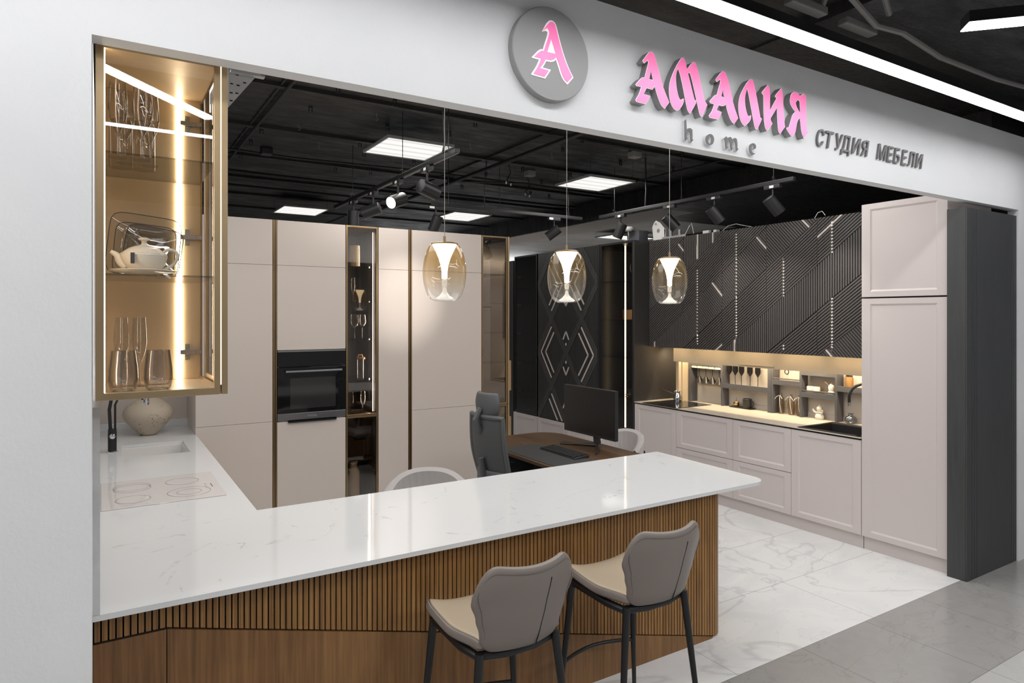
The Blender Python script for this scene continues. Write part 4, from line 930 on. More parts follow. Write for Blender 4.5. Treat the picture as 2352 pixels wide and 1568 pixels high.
for di in range(2):
    s0, s1 = di*.6365+.001, (di+1)*.6365-.001
    dm = MB().prism([(s0,.462),(s1,.462),(s1,2.668),(s0,2.668)], lambda u,v,d: dpt(u,v,d), -.015, 0)
    dd = dm.build('door','black_oak',dp)
    lat = MB(); acc = MB()
    H, W = .441, .3185
    for kz in range(-1,6):
        zc = 1.346+(kz-2)*H
        for kx in range(0,5):
            if (kx+kz)%2: continue
            xc = kx*W
            for sgn in (-1,1):
                for off in (-.019,.019):
                    p = strip((xc,zc),(xc+sgn*W,zc+H),.034,off); p = clip_poly(p,s0,s1,.464,2.666)
                    if len(p) > 2: lat.prism(p, lambda u,v,d: dpt(u,v,d), 0, .004 if sgn > 0 else .0034)
    lat.build('lattice','black_oak_strip',dd)
    for zc in (1.346-2*H, 1.346, 1.346+2*H):
        for mir in (0,1):
            alt = abs(zc-1.346) > .1
            gx = (lambda u: .637-u) if alt else (lambda u: u)
            fx = (lambda u: gx(u)) if not mir else (lambda u: 1.273-gx(u))
            for a, b in (((.079,0),(.319,.337)),((.183,0),(.374,.264)),):
                for sg in (1,-1):
                    p = strip((fx(a[0]),zc+sg*a[1]),(fx(b[0]),zc+sg*b[1]),.020); p = clip_poly(p,s0,s1,.464,2.666)
                    if len(p) > 2: acc.prism(p, lambda u,v,d: dpt(u,v,d), .0, .0055)
        for sg in (1,-1):
            for e in (1,-1):
                p = clip_poly(strip((.6365+e*.062,zc+sg*.175),(.6365,zc+sg*.277),.020),s0,s1,.464,2.666)
                if len(p) > 2: acc.prism(p, lambda u,v,d: dpt(u,v,d), .0, .0055)
            p = clip_poly([(.6365-.016,zc+sg*.115),(.6365,zc+sg*.092),(.6365+.016,zc+sg*.115),(.6365,zc+sg*.138)],s0,s1,.464,2.666)
            if len(p) > 2: acc.prism(p, lambda u,v,d: dpt(u,v,d), .0, .0055)
    acc.build('inlay','pale_strip',dd,label='pale chevron inlays')
# contents of the lit dark cabinet
gl = 'crockery in the lit black display cabinet'
stem_glass(5.27,5.80,2.226,.20,.042,'wine_glass','wine glass on the top shelf of the lit black cabinet',None)
B(5.36,5.375,5.66,6.10,1.778,1.90).build('serving_board','board_wood',bevel=.02,seg=4,**T('wooden serving board standing in the lit black cabinet','board'))
MB().tube([(5.25,5.75,1.35),(5.25,5.76,1.42),(5.25,5.85,1.50),(5.25,5.87,1.58),(5.25,5.82,1.60),(5.25,5.77,1.55),(5.25,5.73,1.52)],.004,8).build('wire_figure','gold_metal',smooth=True,**T('gold wire ornament on the third shelf of the lit black cabinet','ornament'))
t = thing('bowl_and_saucer','dark bowl on a saucer on the lower shelf of the lit black cabinet','bowl',(5.25,5.79,.90))
MB().lathe([(0,.012),(.03,.012),(.06,.05),(.065,.075),(.058,.05),(0,.02)],(5.25,5.79,.90),28).build('bowl','porcelain_blue',t,smooth=True)
MB().lathe([(0,0),(.05,0),(.095,.012),(.05,.006),(0,.005)],(5.25,5.79,.90),28).build('saucer','porcelain',t,smooth=True)
MB().lathe([(0,0),(.06,0),(.11,.015),(.06,.006),(0,.005)],(5.2,5.80,.485),28).build('leaf_dish','gold_metal',smooth=True,**T('bronze dish on the floor of the lit black cabinet','dish'))

def shaker(y0, y1, z0, z1, par, name='door', m_='pink_grey', x=DX, fw=.066, pull=True):
    """framed front facing -x: flat centre sunk 6 mm behind a slim frame"""
    a, b = y0+.0015, y1-.0015; c, d = z0+.0015, z1-.0015; fz = .042
    O = [(a,c),(b,c),(b,d),(a,d)]; I = [(a+fw,c+fz),(b-fw,c+fz),(b-fw,d-fz),(a+fw,d-fz)]; J = [(a+fw+.012,c+fz+.014),(b-fw-.012,c+fz+.014),(b-fw-.012,d-fz-.014),(a+fw+.012,d-fz-.014)]
    vs = [(x,u,v) for u,v in O]+[(x,u,v) for u,v in I]+[(x+.008,u,v) for u,v in J]+[(x+.022,u,v) for u,v in O]; fs = [(8,9,10,11),(12,13,14,15)]
    for k in range(4): j = (k+1)%4; fs += [(k,j,4+j,4+k),(4+k,4+j,8+j,8+k),(k,j,12+j,12+k)]
    mb = MB().add(vs,fs)
    return mb.build(name,m_,par,bevel=.0012,seg=1)
# low cabinets under the dark wall
for (y0,y1,lb) in ((7.49,8.10,'low pink-grey cabinet under the far black display cabinet'),(6.84,7.485,'low pink-grey cabinet under the left half of the diamond panel'),(6.20,6.838,'low pink-grey cabinet under the right half of the diamond panel'),(5.575,6.195,'low pink-grey cabinet under the lit black display cabinet')):
    t = thing('low_cabinet',lb,'cabinet',(DX+.25,(y0+y1)/2,0),0,'low pink-grey cabinets')
    B(DX+.02,5.5,y0+.001,y1-.001,.08,.452).build('body','pink_grey',t); shaker(y0,y1,.085,.452,t,x=DX-.004)
    B(DX+.03,5.5,y0,y1,0,.08).build('plinth','pink_grey',t)

# ------------------------------------------------------------------ kitchen on the right
KT = .870
sp_ = [(4.929,5.555),(4.207,4.929),(3.586,4.207),(2.966,3.586)]
lbk = ['pink-grey base cabinet with one door under the hob','pink-grey drawer cabinet next to the hob cabinet','pink-grey drawer cabinet left of the sink cabinet','pink-grey base cabinet with one door under the black sink']
for i, ((y0,y1), lb) in enumerate(zip(sp_,lbk)):
    t = thing('base_cabinet',lb,'cabinet',(DX+.3,(y0+y1)/2,0),0,'pink-grey base cabinets of the kitchen')
    if i == 3: B(DX+.02,5.70,y0+.001,y1-.001,.10,.70).box(DX+.02,DX+.035,y0+.001,y1-.001,.70,.845).build('body','pink_grey',t)
    else: B(DX+.02,5.70,y0+.001,y1-.001,.10,.845).build('body','pink_grey',t)
    if i in (1,2): shaker(y0,y1,.469,.850,t,'drawer'); shaker(y0,y1,.105,.467,t,'drawer')
    else: shaker(y0,y1,.105,.850,t)
    B(DX+.03,5.70,y0,y1,0,.10).build('plinth','pink_grey',t)
# end panel between kitchen and lit cabinet
B(DX-.004,5.345,5.557,5.574,.46,2.665).box(5.345,5.72,5.557,5.574,.46,2.665).build('end_panel','graphite_end',bevel=.001,**T('dark brown end panel between the kitchen and the lit black cabinet','panel'))
kw = thing('worktop','beige stone worktop with a black front edge on the right-hand kitchen','worktop',(5.4,4.25,.85))
sk = (5.075,5.57,2.985,3.52)   # sink cut-out
B(DX-.006,5.72,3.53,5.555,.862,KT).box(DX-.006,sk[0],2.967,3.53,.862,KT).box(sk[1],5.72,2.967,3.53,.862,KT).box(sk[0],sk[1],2.967,sk[2],.862,KT).build('slab','beige_stone_top',kw)
B(DX-.003,5.05+.03,2.967,5.555,.851,.862).box(DX+.02,5.72,3.53,5.555,.851,.862).build('black_core','black_gloss',kw)
B(5.70,5.72,3.0,4.74,KT,.915).build('upstand','pale_strip',kw)
B(5.715,5.73,2.966,5.556,KT,1.5).build('splashback','splash_stone',**T('beige stone splashback behind the kitchen niche','splashback'))
# hob, pot
hb = thing('induction_hob','black glass hob in the beige kitchen worktop','hob',(5.28,5.16,KT))
B(5.045,5.555,4.90,5.42,KT,KT+.005).build('glass_plate','black_glass',hb,bevel=.001)
for cy in (5.03,5.28): ring(MB(),5.3,cy,.09,KT+.0055).build('ring_mark','light_frame',hb)
t = thing('coffee_pot','small silver long-handled coffee pot standing on the black hob','pot',(5.44,5.28,KT+.005))
MB().lathe([(0,0),(.042,0),(.046,.012),(.044,.045),(.032,.085),(.028,.095),(.040,.115),(.037,.115),(.025,.095),(0,.09)],(5.44,5.28,KT+.006),32).build('body','chrome',t,smooth=True)
MB().tube([(5.43,5.31,KT+.085),(5.41,5.37,KT+.10),(5.38,5.44,KT+.125),(5.37,5.49,KT+.13)],[.007,.006,.005,.003],8).build('handle','black_metal',t,smooth=True)
# sink and faucet
t = thing('kitchen_sink','black composite sink in the beige kitchen worktop','sink',(5.32,3.25,.72))
a0,a1,b0,b1 = sk
rim = B(a0-.008,a1+.008,b0-.006,b0+.03,KT,KT+.006).box(a0-.008,a1+.008,b1-.018,b1+.012,KT,KT+.006).box(a0-.008,a0+.035,b0,b1,KT,KT+.006).box(a1-.06,a1+.008,b0,b1,KT,KT+.006)
rim.build('rim','sink_black',t,bevel=.004)
B(a0+.030,a0+.04,b0+.02,b1-.01,.71,KT).box(a1-.07,a1-.06,b0+.02,b1-.01,.71,KT).box(a0+.03,a1-.06,b0+.02,b0+.03,.71,KT).box(a0+.03,a1-.06,b1-.02,b1-.01,.71,KT).box(a0+.03,a1-.06,b0+.02,b1-.01,.70,.712).build('bowl','sink_black',t)
MB().lathe([(0,0),(.02,0),(.022,.004),(.014,.008),(0,.008)],(5.42,3.05,.80),20,axis=(0,1,0)).build('overflow_knob','chrome',t,smooth=True)
t = thing('arched_faucet','black arched faucet behind the black sink','faucet',(5.58,3.13,KT))
MB().lathe([(0,0),(.026,0),(.026,.006),(.022,.01),(.022,.15),(0,.15)],(5.60,3.09,KT),20).build('body','black_metal',t,smooth=True)
MB().tube([(5.60,3.09,KT+.14)]+[(5.60-.10+.10*math.cos(a), 3.09+.09-.09*math.cos(a), KT+.27+.11*math.sin(a)) for a in [PI*i/10 for i in range(11)]]+[(5.40,3.27,KT+.22)],.0125,12).build('spout','black_metal',t,smooth=True)
MB().lathe([(0,0),(.013,0),(.013,.03),(0,.03)],(5.40,3.27,KT+.19),16).build('aerator','steel',t,smooth=True)
# wall cabinets with slatted fronts
UX, UZ0, UZ1 = 5.29, 1.476, 2.672; UY0 = 5.552
def upt(s_, z, d): return (UX-d, UY0-s_, z)
def clip_half(poly, f):   # keep f(p) >= 0, f affine
    out = []
    for i in range(len(poly)):
        a, b = poly[i-1], poly[i]; fa, fb = f(a), f(b)
        if fb >= 0:
            if fa < 0: k = fa/(fa-fb); out.append((a[0]+(b[0]-a[0])*k,a[1]+(b[1]-a[1])*k))
            out.append(b)
        elif fa >= 0: k = fa/(fa-fb); out.append((a[0]+(b[0]-a[0])*k,a[1]+(b[1]-a[1])*k))
    return out
DW = .517; DZ = .393
kf = lambda p: p[0]/DW-(p[1]-UZ0)/DZ
sw, spi = .0145, .0225
leds = [(.702,[(1.53,2.30),(2.42,2.56)]),(1.20,[(1.56,2.63)]),(1.727,[(1.50,1.56),(2.0,2.34)]),(2.198,[(1.53,2.63)])]
PALE = [(.08,1.505),(.455,2.57),(.702,2.50),(.905,2.59),(1.495,2.52),(.985,2.06),(1.975,2.60),(2.13,2.56),(.985,1.49),(1.175,1.50),(2.19,1.49)]
def inside(c, p):
    sg = [((p[k][0]-p[k-1][0])*(c[1]-p[k-1][1])-(p[k][1]-p[k-1][1])*(c[0]-p[k-1][0])) for k in range(len(p))]
    return all(q >= -1e-7 for q in sg) or all(q <= 1e-7 for q in sg)
labs = ['slatted dark wall cabinet at the left end, beside the end panel','slatted dark wall cabinet, second from the left','slatted dark wall cabinet in the middle of the five','slatted dark wall cabinet, fourth from the left','slatted dark wall cabinet at the right end, next to the tall pink cabinet']
for i in range(5):
    s0, s1 = i*DW+.0015, (i+1)*DW-.0015
    if i == 4: s1 = 2.584
    t = thing('wall_cabinet',labs[i],'wall cabinet',(UX+.2,UY0-(s0+s1)/2,UZ0),0,'slatted dark wall cabinets')
    B(UX+.014,5.70,UY0-s1,UY0-s0,UZ0+.002,UZ1-.002).build('body','dark_lacquer',t)
    dr = MB().prism([(s0,UZ0),(s1,UZ0),(s1,UZ1),(s0,UZ1)], lambda u,v,d: upt(u,v,d), -.014, 0).build('door','black_gap',t)
    sl = MB(); ac = MB(); rng = random.Random(40+i); cnt = 0
    for kb in range(-3,6):
        cell = [(s0,UZ0+.001),(s1,UZ0+.001),(s1,UZ1-.001),(s0,UZ1-.001)]
        g_ = .008
        cell = clip_half(cell, lambda p: kf(p)-kb-g_); cell = clip_half(cell, lambda p: kb+1-g_-kf(p)) if cell else cell
        if len(cell) < 3: continue
        if kb in (-3,-1,1,3): ang = math.atan2(DZ,DW)
        elif kb in (0,): ang = PI/2 if i == 0 else -rad(47)
        elif kb == -2: ang = -rad(47) if i == 0 else PI/2
        elif kb == 2: ang = PI/2
        else: ang = -rad(47)
        d = Vector((math.cos(ang),math.sin(ang))); n_ = Vector((-d.y,d.x)); c0 = Vector((i*DW,UZ0))
        vals = [n_.dot(Vector(p)-c0) for p in cell]; lo, hi = min(vals), max(vals); j = math.floor(lo/spi)
        row = []
        while j*spi < hi:
            w0 = j*spi; j += 1
            p = clip_half(cell, lambda q: n_.dot(Vector(q)-c0)-w0); p = clip_half(p, lambda q: w0+sw-n_.dot(Vector(q)-c0)) if p else p
            if p and len(p) > 2: row.append((p,w0))
        for q_i, (p, w0) in enumerate(row):
            a_ = abs(sum(p[k-1][0]*p[k][1]-p[k][0]*p[k-1][1] for k in range(len(p))))/2
            pale = any(inside(c_,cell) and w0-.004 <= n_.dot(Vector(c_)-c0) < w0-.004+spi for c_ in PALE)
            if pale: cnt += 1
            (ac if pale else sl).prism(p, lambda u,v,d_: upt(u,v,d_), 0, .014)
    # gaps between slats show the strips of light dots behind the front
    sl.build('slats','slat_dark',dr)
    if ac.v: ac.build('pale_slat','pale_strip',dr,label='pale accent slat')
    lm = MB()
    for sx_, spans in leds:
        if s0 < sx_ < s1:
            for a, b in spans:
                lm.box(UX-.003,UX-.0005,UY0-sx_-.0045,UY0-sx_+.0045,a,b)
    if lm.v: lm.build('light_dots','led_dot',dr,label='strip of light showing as dots between the slats')
    area('cabinet_under_light',(5.32,UY0-(s0+s1)/2,UZ0-.006),(.012,.44),.32,rot=(0,-.75,0),col=(1,.78,.50))
    area('niche_light',(5.50,UY0-(s0+s1)/2,1.455),(.02,.40),4.0,rot=(0,-.35,0),col=(1,.80,.54))
spot((5.30,5.42,1.47),(5.34,5.50,1.05),1.2,70,.8,(1,.72,.38),.01)
# lift-up front and niche frame
lf = thing('niche_shutter','beige stone lift-up shutter under the slatted cabinets, half open','shutter',(5.42,4.25,1.32))
B(5.42,5.44,3.0,5.32,1.318,1.474).build('panel','beige_stone',lf,bevel=.001)
B(5.408,5.42,4.02,4.42,1.338,1.350).build('grip','beige_stone',lf,bevel=.002)
B(5.46,5.68,5.28,5.32,KT,1.46).box(5.50,5.52,5.262,5.28,KT,1.46).build('side_frame','beige_stone',**T('beige vertical frame at the left side of the kitchen niche','frame'))
# organiser shelving in the niche
og = thing('niche_shelving','graphite post-and-shelf organiser standing in the kitchen niche','shelving',(5.6,4.1,KT))
NX0, NX1, ZN = 5.60, 5.70, 1.47
for (y0,y1) in ((5.235,5.262),(4.79,4.812),(4.19,4.232),(4.17,4.188),(3.858,3.88),(3.505,3.527)):
    B(NX0,NX1,y0,y1,KT,ZN).build('post','graphite',og,bevel=.001)
for (y0,y1,z) in ((4.812,5.235,1.30),(4.232,4.79,1.085),(3.88,4.17,1.175),(3.527,3.858,1.085),(3.527,3.858,1.29),(3.0,3.505,1.17)):
    B(NX0,NX1,y0,y1,z-.022,z).build('shelf','graphite',og,bevel=.001)
    if z != 1.30: B(NX0,NX0+.008,y0,y1,z,z+.028).build('lip','graphite',og,bevel=.001)
for (y0,y1,z) in ((3.88,4.17,1.215),(3.527,3.858,1.125),(4.812,5.235,1.36)): MB().cyl((NX0+.01,y0,z),(NX0+.01,y1,z),.006,8).build('rail','graphite',og,smooth=True)
bx = 'pale boxes under the niche shelf'
for k in range(5): B(5.605,5.66,4.822+k*.083,4.822+k*.083+.075,1.247,1.276).build('pale_box','porcelain_warm',bevel=.003,**T('small pale box under the left niche shelf, %s' % ['rightmost above the last hanging glass','second from the right','middle one','second from the left','leftmost beside the post'][k],'box',bx))
mg = 'black martini glasses hanging in the niche'
for k, lb in enumerate(['leftmost','second from the left','third from the left','rightmost']):
    y = 5.14-k*.092
    t = MB().lathe([(0,0),(.026,0),(.026,-.002),(.004,-.005),(.003,-.02),(.003,-.075),(.006,-.08),(.054,-.158),(.053,-.158),(.004,-.083)],(5.635,y,1.248),24)
    t.build('martini_glass','black_glaze',smooth=True,origin=(5.635,y,1.248),**T('black martini glass hanging upside down in the niche, %s' % lb,'glass',mg))
fg = 'black flutes standing in the niche'
for k, (y, lb) in enumerate(((4.735,'leftmost'),(4.66,'second from the left'),(4.58,'third, in the middle'),(4.475,'fourth from the left'),(4.38,'rightmost'))):
    MB().lathe([(0,0),(.024,0),(.024,.002),(.003,.006),(.0028,.115),(.012,.13),(.026,.155),(.028,.17),(.026,.25),(.021,.33),(.019,.33),(.0,.17)],(5.645,y,1.086),20).build('black_flute','black_glaze',smooth=True,**T('tall black flute on the niche shelf, %s' % lb,'glass',fg))
t = thing('serving_tray','small black tray on the beige kitchen worktop','tray',(5.64,4.56,KT))
MB().prism([(5.60,4.70),(5.655,4.72),(5.69,4.70),(5.69,4.44),(5.655,4.42),(5.60,4.44)], lambda u,v,d:(u,v,d), KT, KT+.010).build('plate','black_metal',t,bevel=.003)
t = thing('metal_cherry','shiny copper cherry ornament on the black tray','ornament',(5.64,4.64,KT+.01))
MB().lathe([(0,0),(.018,.003),(.030,.018),(.032,.032),(.024,.052),(.008,.058),(0,.055)],(5.64,4.64,KT+.0105),24).build('fruit','gold_metal',t,smooth=True)
MB().tube([(5.64,4.64,KT+.065),(5.64,4.638,KT+.085),(5.64,4.645,KT+.105)],.0018,6).build('stem','gold_metal',t)
t = thing('black_mug','black mug with a handle on the black tray','mug',(5.64,4.49,KT+.01))
MB().lathe([(0,0),(.040,0),(.044,.005),(.044,.092),(.042,.094),(.039,.09),(.039,.008),(0,.008)],(5.64,4.505,KT+.0105),32).build('body','black_plastic',t,smooth=True)
MB().tube([(5.64,4.463,KT+.085),(5.64,4.435,KT+.08),(5.64,4.425,KT+.055),(5.64,4.438,KT+.03),(5.64,4.463,KT+.025)],.005,8).build('handle','black_plastic',t,smooth=True)
bt = 'smoky bottles with white ribbon'
for y, lb in ((4.12,'left smoky glass bottle with a white ribbon bow'),(4.005,'middle smoky glass bottle with a white ribbon'),(3.915,'right smoky glass bottle half hidden by a post')):
    t = thing('glass_bottle',lb,'bottle',(5.66,y,KT),0,bt)
    MB().lathe([(0,.002),(.024,.002),(.028,.012),(.034,.06),(.034,.10),(.026,.15),(.013,.178),(.010,.185),(.014,.197),(.012,.199)],(5.655,y,KT),24).build('body','bottle_glass',t,smooth=True)
    MB().tube([(5.64,y,KT+.18),(5.625,y-.005,KT+.15),(5.618,y-.015,KT+.08),(5.62,y-.03,KT+.012)],.0022,6).tube([(5.64,y,KT+.18),(5.63,y+.03,KT+.165),(5.62,y+.045,KT+.14)],.0022,6).tube([(5.64,y,KT+.18),(5.63,y-.02,KT+.165),(5.62,y-.04,KT+.15)],.0022,6).build('ribbon','ribbon',t)
t = thing('kitchen_scissors','black-handled utensil hanging above the second niche shelf','utensil',(5.62,4.03,1.176))
MB().tube([(5.62,4.03+.022*math.cos(a),1.285+.022*math.sin(a)) for a in [2*PI*i/14 for i in range(14)]],.005,8,closed=True).build('ring_handle','black_plastic',t,smooth=True)
MB().prism([(4.045,1.176),(4.005,1.176),(4.012,1.26),(4.03,1.29)], lambda u,v,d:(d,u,v), 5.625, 5.632).build('blade','pale_strip',t)
for y, lb in ((3.80,'left round cream pot on the niche shelf'),(3.735,'right round cream pot on the niche shelf')):
    MB().lathe([(0,0),(.028,0),(.032,.004),(.032,.048),(.028,.054),(0,.054)],(5.65,y,1.112),28).build('round_pot','porcelain_warm',smooth=True,**T(lb,'pot','round cream pots on the niche shelf'))
B(5.61,5.69,3.70,3.84,1.087,1.110).build('wooden_stand','board_wood',bevel=.003,**T('small wooden stand under the two cream pots','stand'))
t = thing('sugar_pot','cream double-bellied sugar pot with a wooden dipper on the niche shelf','pot',(5.65,3.60,1.086))
MB().lathe([(0,0),(.035,0),(.038,.01),(.034,.04),(.026,.052),(.028,.065),(.032,.085),(.026,.105),(.012,.118),(.006,.122),(.008,.13),(0,.133)],(5.65,3.585,1.087),28).build('body','porcelain',t,smooth=True)
MB().tube([(5.645,3.60,1.18),(5.63,3.64,1.22)],[.004,.008],8).build('dipper','board_wood',t)
t = thing('snowman_figurine','small cream ceramic snowman figurine on the kitchen worktop','figurine',(5.64,3.70,KT))
MB().lathe([(0,0),(.036,0),(.040,.01),(.040,.03),(.030,.05),(.016,.066),(.022,.078),(.025,.09),(.022,.104),(.012,.114),(0,.116)],(5.64,3.70,KT),24).build('body','porcelain',t,smooth=True)
for s_ in (-1,1): MB().tube([(5.63,3.70+s_*.028,KT+.058),(5.615,3.70+s_*.045,KT+.075),(5.61,3.70+s_*.048,KT+.09)],[.010,.008,.006],8).build('arm','porcelain',t,smooth=True)
MB().tube([(5.64+.027*math.cos(a),3.70+.027*math.sin(a),KT+.064) for a in [2*PI*i/14 for i in range(14)]],.006,8,closed=True).build('scarf','porcelain_warm',t,smooth=True)
MB().lathe([(.026,.094),(.027,.102),(.018,.118),(.006,.128),(.007,.136),(0,.14)],(5.64,3.70,KT),20).build('hat','porcelain',t,smooth=True)
MB().lathe([(0,.002),(.035,.002),(.048,.018),(.050,.04),(.040,.06),(.022,.07),(.018,.076),(.018,.086),(.024,.092)],(5.64,3.40,KT),28).build('glass_flask','blue_glass',smooth=True,**T('squat clear ribbed glass bottle beside the black sink','bottle'))
t = thing('spice_jar','spice jar with a checked pattern on the top right niche shelf','jar',(5.65,3.40,1.171))
MB().lathe([(0,0),(.030,0),(.032,.006),(.032,.10),(.026,.112),(0,.112)],(5.65,3.42,1.171),24).build('body','spice',t,smooth=True)
MB().lathe([(0,.112),(.028,.112),(.028,.13),(0,.13)],(5.65,3.42,1.171),20).build('lid','black_plastic',t,smooth=True)
# tall pink cabinet and pilaster
tc = thing('tall_cabinet','tall pink-grey cabinet with framed doors at the right end of the kitchen','cabinet',(5.35,2.66,0))
B(DX+.022,5.72,2.345,2.960,.10,2.686).build('body','pink_grey',tc)
shaker(2.342,2.964,1.967,2.690,tc); shaker(2.342,2.964,.105,1.958,tc); B(DX+.03,5.72,2.345,2.96,0,.10).build('plinth','pink_grey',tc)
B(DX+.018,DX+.022,2.345,2.96,1.958,1.967).build('gap_shadow','black_gap',tc)
pt_ = thing('corner_pilaster','dark grey wood-grained pilaster with vertical grooves at the right edge of the opening','pilaster',(5.42,2.28,0))
px0, px1 = 5.040, 5.800
B(px0,px1,2.222,2.338,0,2.568).build('core','pilaster_oak',pt_)
ms = MB()
for a, b in ((px0,5.110),(5.116,5.146),(5.152,5.182),(5.188,5.715),(5.721,5.751),(5.757,5.785),(5.790,px1)): ms.box(a,b,2.212,2.222,0,2.568)
ms.build('grooved_face','pilaster_oak',pt_,bevel=.002)

# ------------------------------------------------------------------ clutter on top of the right-hand cabinets
t = thing('dome_camera','white dome security camera above the lit black cabinet','camera',(5.3,5.78,2.76))
B(5.22,5.36,5.66,5.86,2.675,2.80).build('bracket_box','graphite',t,bevel=.002)
MB().lathe([(0,.05),(.060,.05),(.060,.035),(.050,.015),(.030,0),(0,0)],(5.14,5.75,2.79),28).build('housing','white_plastic',t,smooth=True)
MB().lathe([(0,-.012),(.014,-.010),(.022,.002)],(5.14,5.75,2.79),20).build('lens','lens_dark',t,smooth=True)
MB().tube([(5.12,5.73,2.79),(5.12,5.72,2.74),(5.15,5.76,2.70),(5.16,5.85,2.685)],.003,6).build('cable','white_plastic',t)
t = thing('lift_mechanism','pale metal bracket plate standing on top of the end panel','bracket',(5.4,5.5,2.68))
MB().prism([(5.54,2.675),(5.37,2.675),(5.35,2.78),(5.44,2.87),(5.50,2.90),(5.53,2.88),(5.56,2.83)], lambda u,v,d:(d,u,v), 5.33, 5.335).build('plate','white_plastic',t,bevel=.001)
MB().cyl((5.325,5.46,2.78),(5.335,5.46,2.78),.022,20).cyl((5.325,5.50,2.86),(5.335,5.50,2.86),.012,16).build('disc','cast_metal',t)
B(5.325,5.335,5.05,5.40,2.675,2.70).build('rail','cast_metal',t)
for y in (5.34,5.26,5.13): B(5.33,5.345,y,y+.03,2.70,2.76+.03*(y>5.2)).build('tab','cast_metal',t)
for pts, lb in (([(5.32,4.55,2.678),(5.32,4.48,2.72),(5.32,4.38,2.728),(5.32,4.28,2.70),(5.32,4.2,2.68)],'white looped cable on top of the middle slatted cabinet'),
                ([(5.31,3.53,2.678),(5.31,3.50,2.72),(5.31,3.46,2.73),(5.31,3.43,2.69)],'white looped cable on top of the fourth slatted cabinet'),
                ([(5.31,5.05,2.68),(5.31,4.98,2.78),(5.31,4.95,2.80),(5.31,4.92,2.69)],'white looped cable on top of the second slatted cabinet')):
    MB().tube(pts,.003,6).build('cable','white_plastic',smooth=True,**T(lb,'cable','white cables on the wall cabinets'))
B(5.31,5.35,4.72,4.80,2.675,2.705).box(5.31,5.36,4.62,4.66,2.675,2.70).build('connector_block','white_plastic',bevel=.003,**T('white connector blocks on top of the second slatted cabinet','connector'))

# ------------------------------------------------------------------ desk area
dk = thing('office_desk','brown wooden desk with rounded corners behind the bar','desk',(3.13,4.4,0))
poly = [(2.72,3.66)]+rounded_corner(3.50,3.74,.08,-PI/2,0,5)+rounded_corner(3.36,4.86,.22,0,PI/2,8)+[(2.78,5.08),(2.72,5.02)]
MB().prism(poly, lambda u,v,d:(u,v,d), .725, .75).build('desktop','desk_wood',dk,bevel=.003)
B(2.80,3.40,3.70,3.73,0,.724).build('side_panel','mat_black',dk); B(2.80,3.40,4.95,4.98,0,.724).build('side_panel','mat_black',dk)
B(3.30,3.32,3.73,4.95,.30,.724).build('modesty_panel','mat_black',dk)
MB().prism([(2.745,3.72),(3.10,3.72),(3.10,4.56),(3.04,4.62),(2.745,4.62)], lambda u,v,d:(u,v,d), .7505, .7535).build('desk_mat','mat_black',bevel=.001,**T('black leather desk mat at the seat side of the desk','desk mat'))
kb = thing('keyboard','black computer keyboard lying on the desk mat','keyboard',(3.08,4.18,.754))
MB().hexa([(2.995,3.935,.754),(3.150,3.955,.754),(3.150,4.42,.754),(3.000,4.41,.754)],[(2.997,3.937,.762),(3.148,3.957,.774),(3.148,4.418,.774),(3.002,4.408,.762)]).build('case','key',kb,bevel=.003)
km = MB()
for r in range(5):
    for c_ in range(20):
        x = 3.004+r*.0275; y = 3.962+c_*.0222; z = .763+r*.0022; km.box(x,x+.022,y,y+.018,z,z+.007)
km.build('keys','key',kb,kind='stuff')
kk = MB()
for r in range(5):
    for c_ in range(20):
        x = 3.012+r*.0275; y = 3.968+c_*.0222; z = .7702+r*.0022; kk.box(x,x+.005,y,y+.004,z,z+.0003)
kk.build('key_legends','key_mark',kb,kind='stuff')
mo = thing('computer_monitor','black flat monitor on a V-shaped stand, facing the office chair','monitor',(3.42,4.3,.755))
B(3.425,3.46,3.985,4.655,.835,1.232).build('screen_case','black_plastic',mo,bevel=.004)
B(3.4235,3.425,3.992,4.648,.855,1.226).build('screen','screen',mo)
MB().hexa([(3.44,4.215,.775),(3.475,4.215,.775),(3.475,4.27,.775),(3.44,4.27,.775)],[(3.465,4.255,.98),(3.49,4.255,.98),(3.49,4.325,.98),(3.465,4.325,.98)]).build('stand_arm','black_plastic',mo,bevel=.003)
MB().tube([(3.45,4.24,.768),(3.38,4.36,.762),(3.27,4.50,.757)],[.016,.010,.006],8).tube([(3.45,4.24,.768),(3.36,4.12,.762),(3.25,4.00,.757)],[.016,.010,.006],8).build('foot','black_plastic',mo,smooth=True)

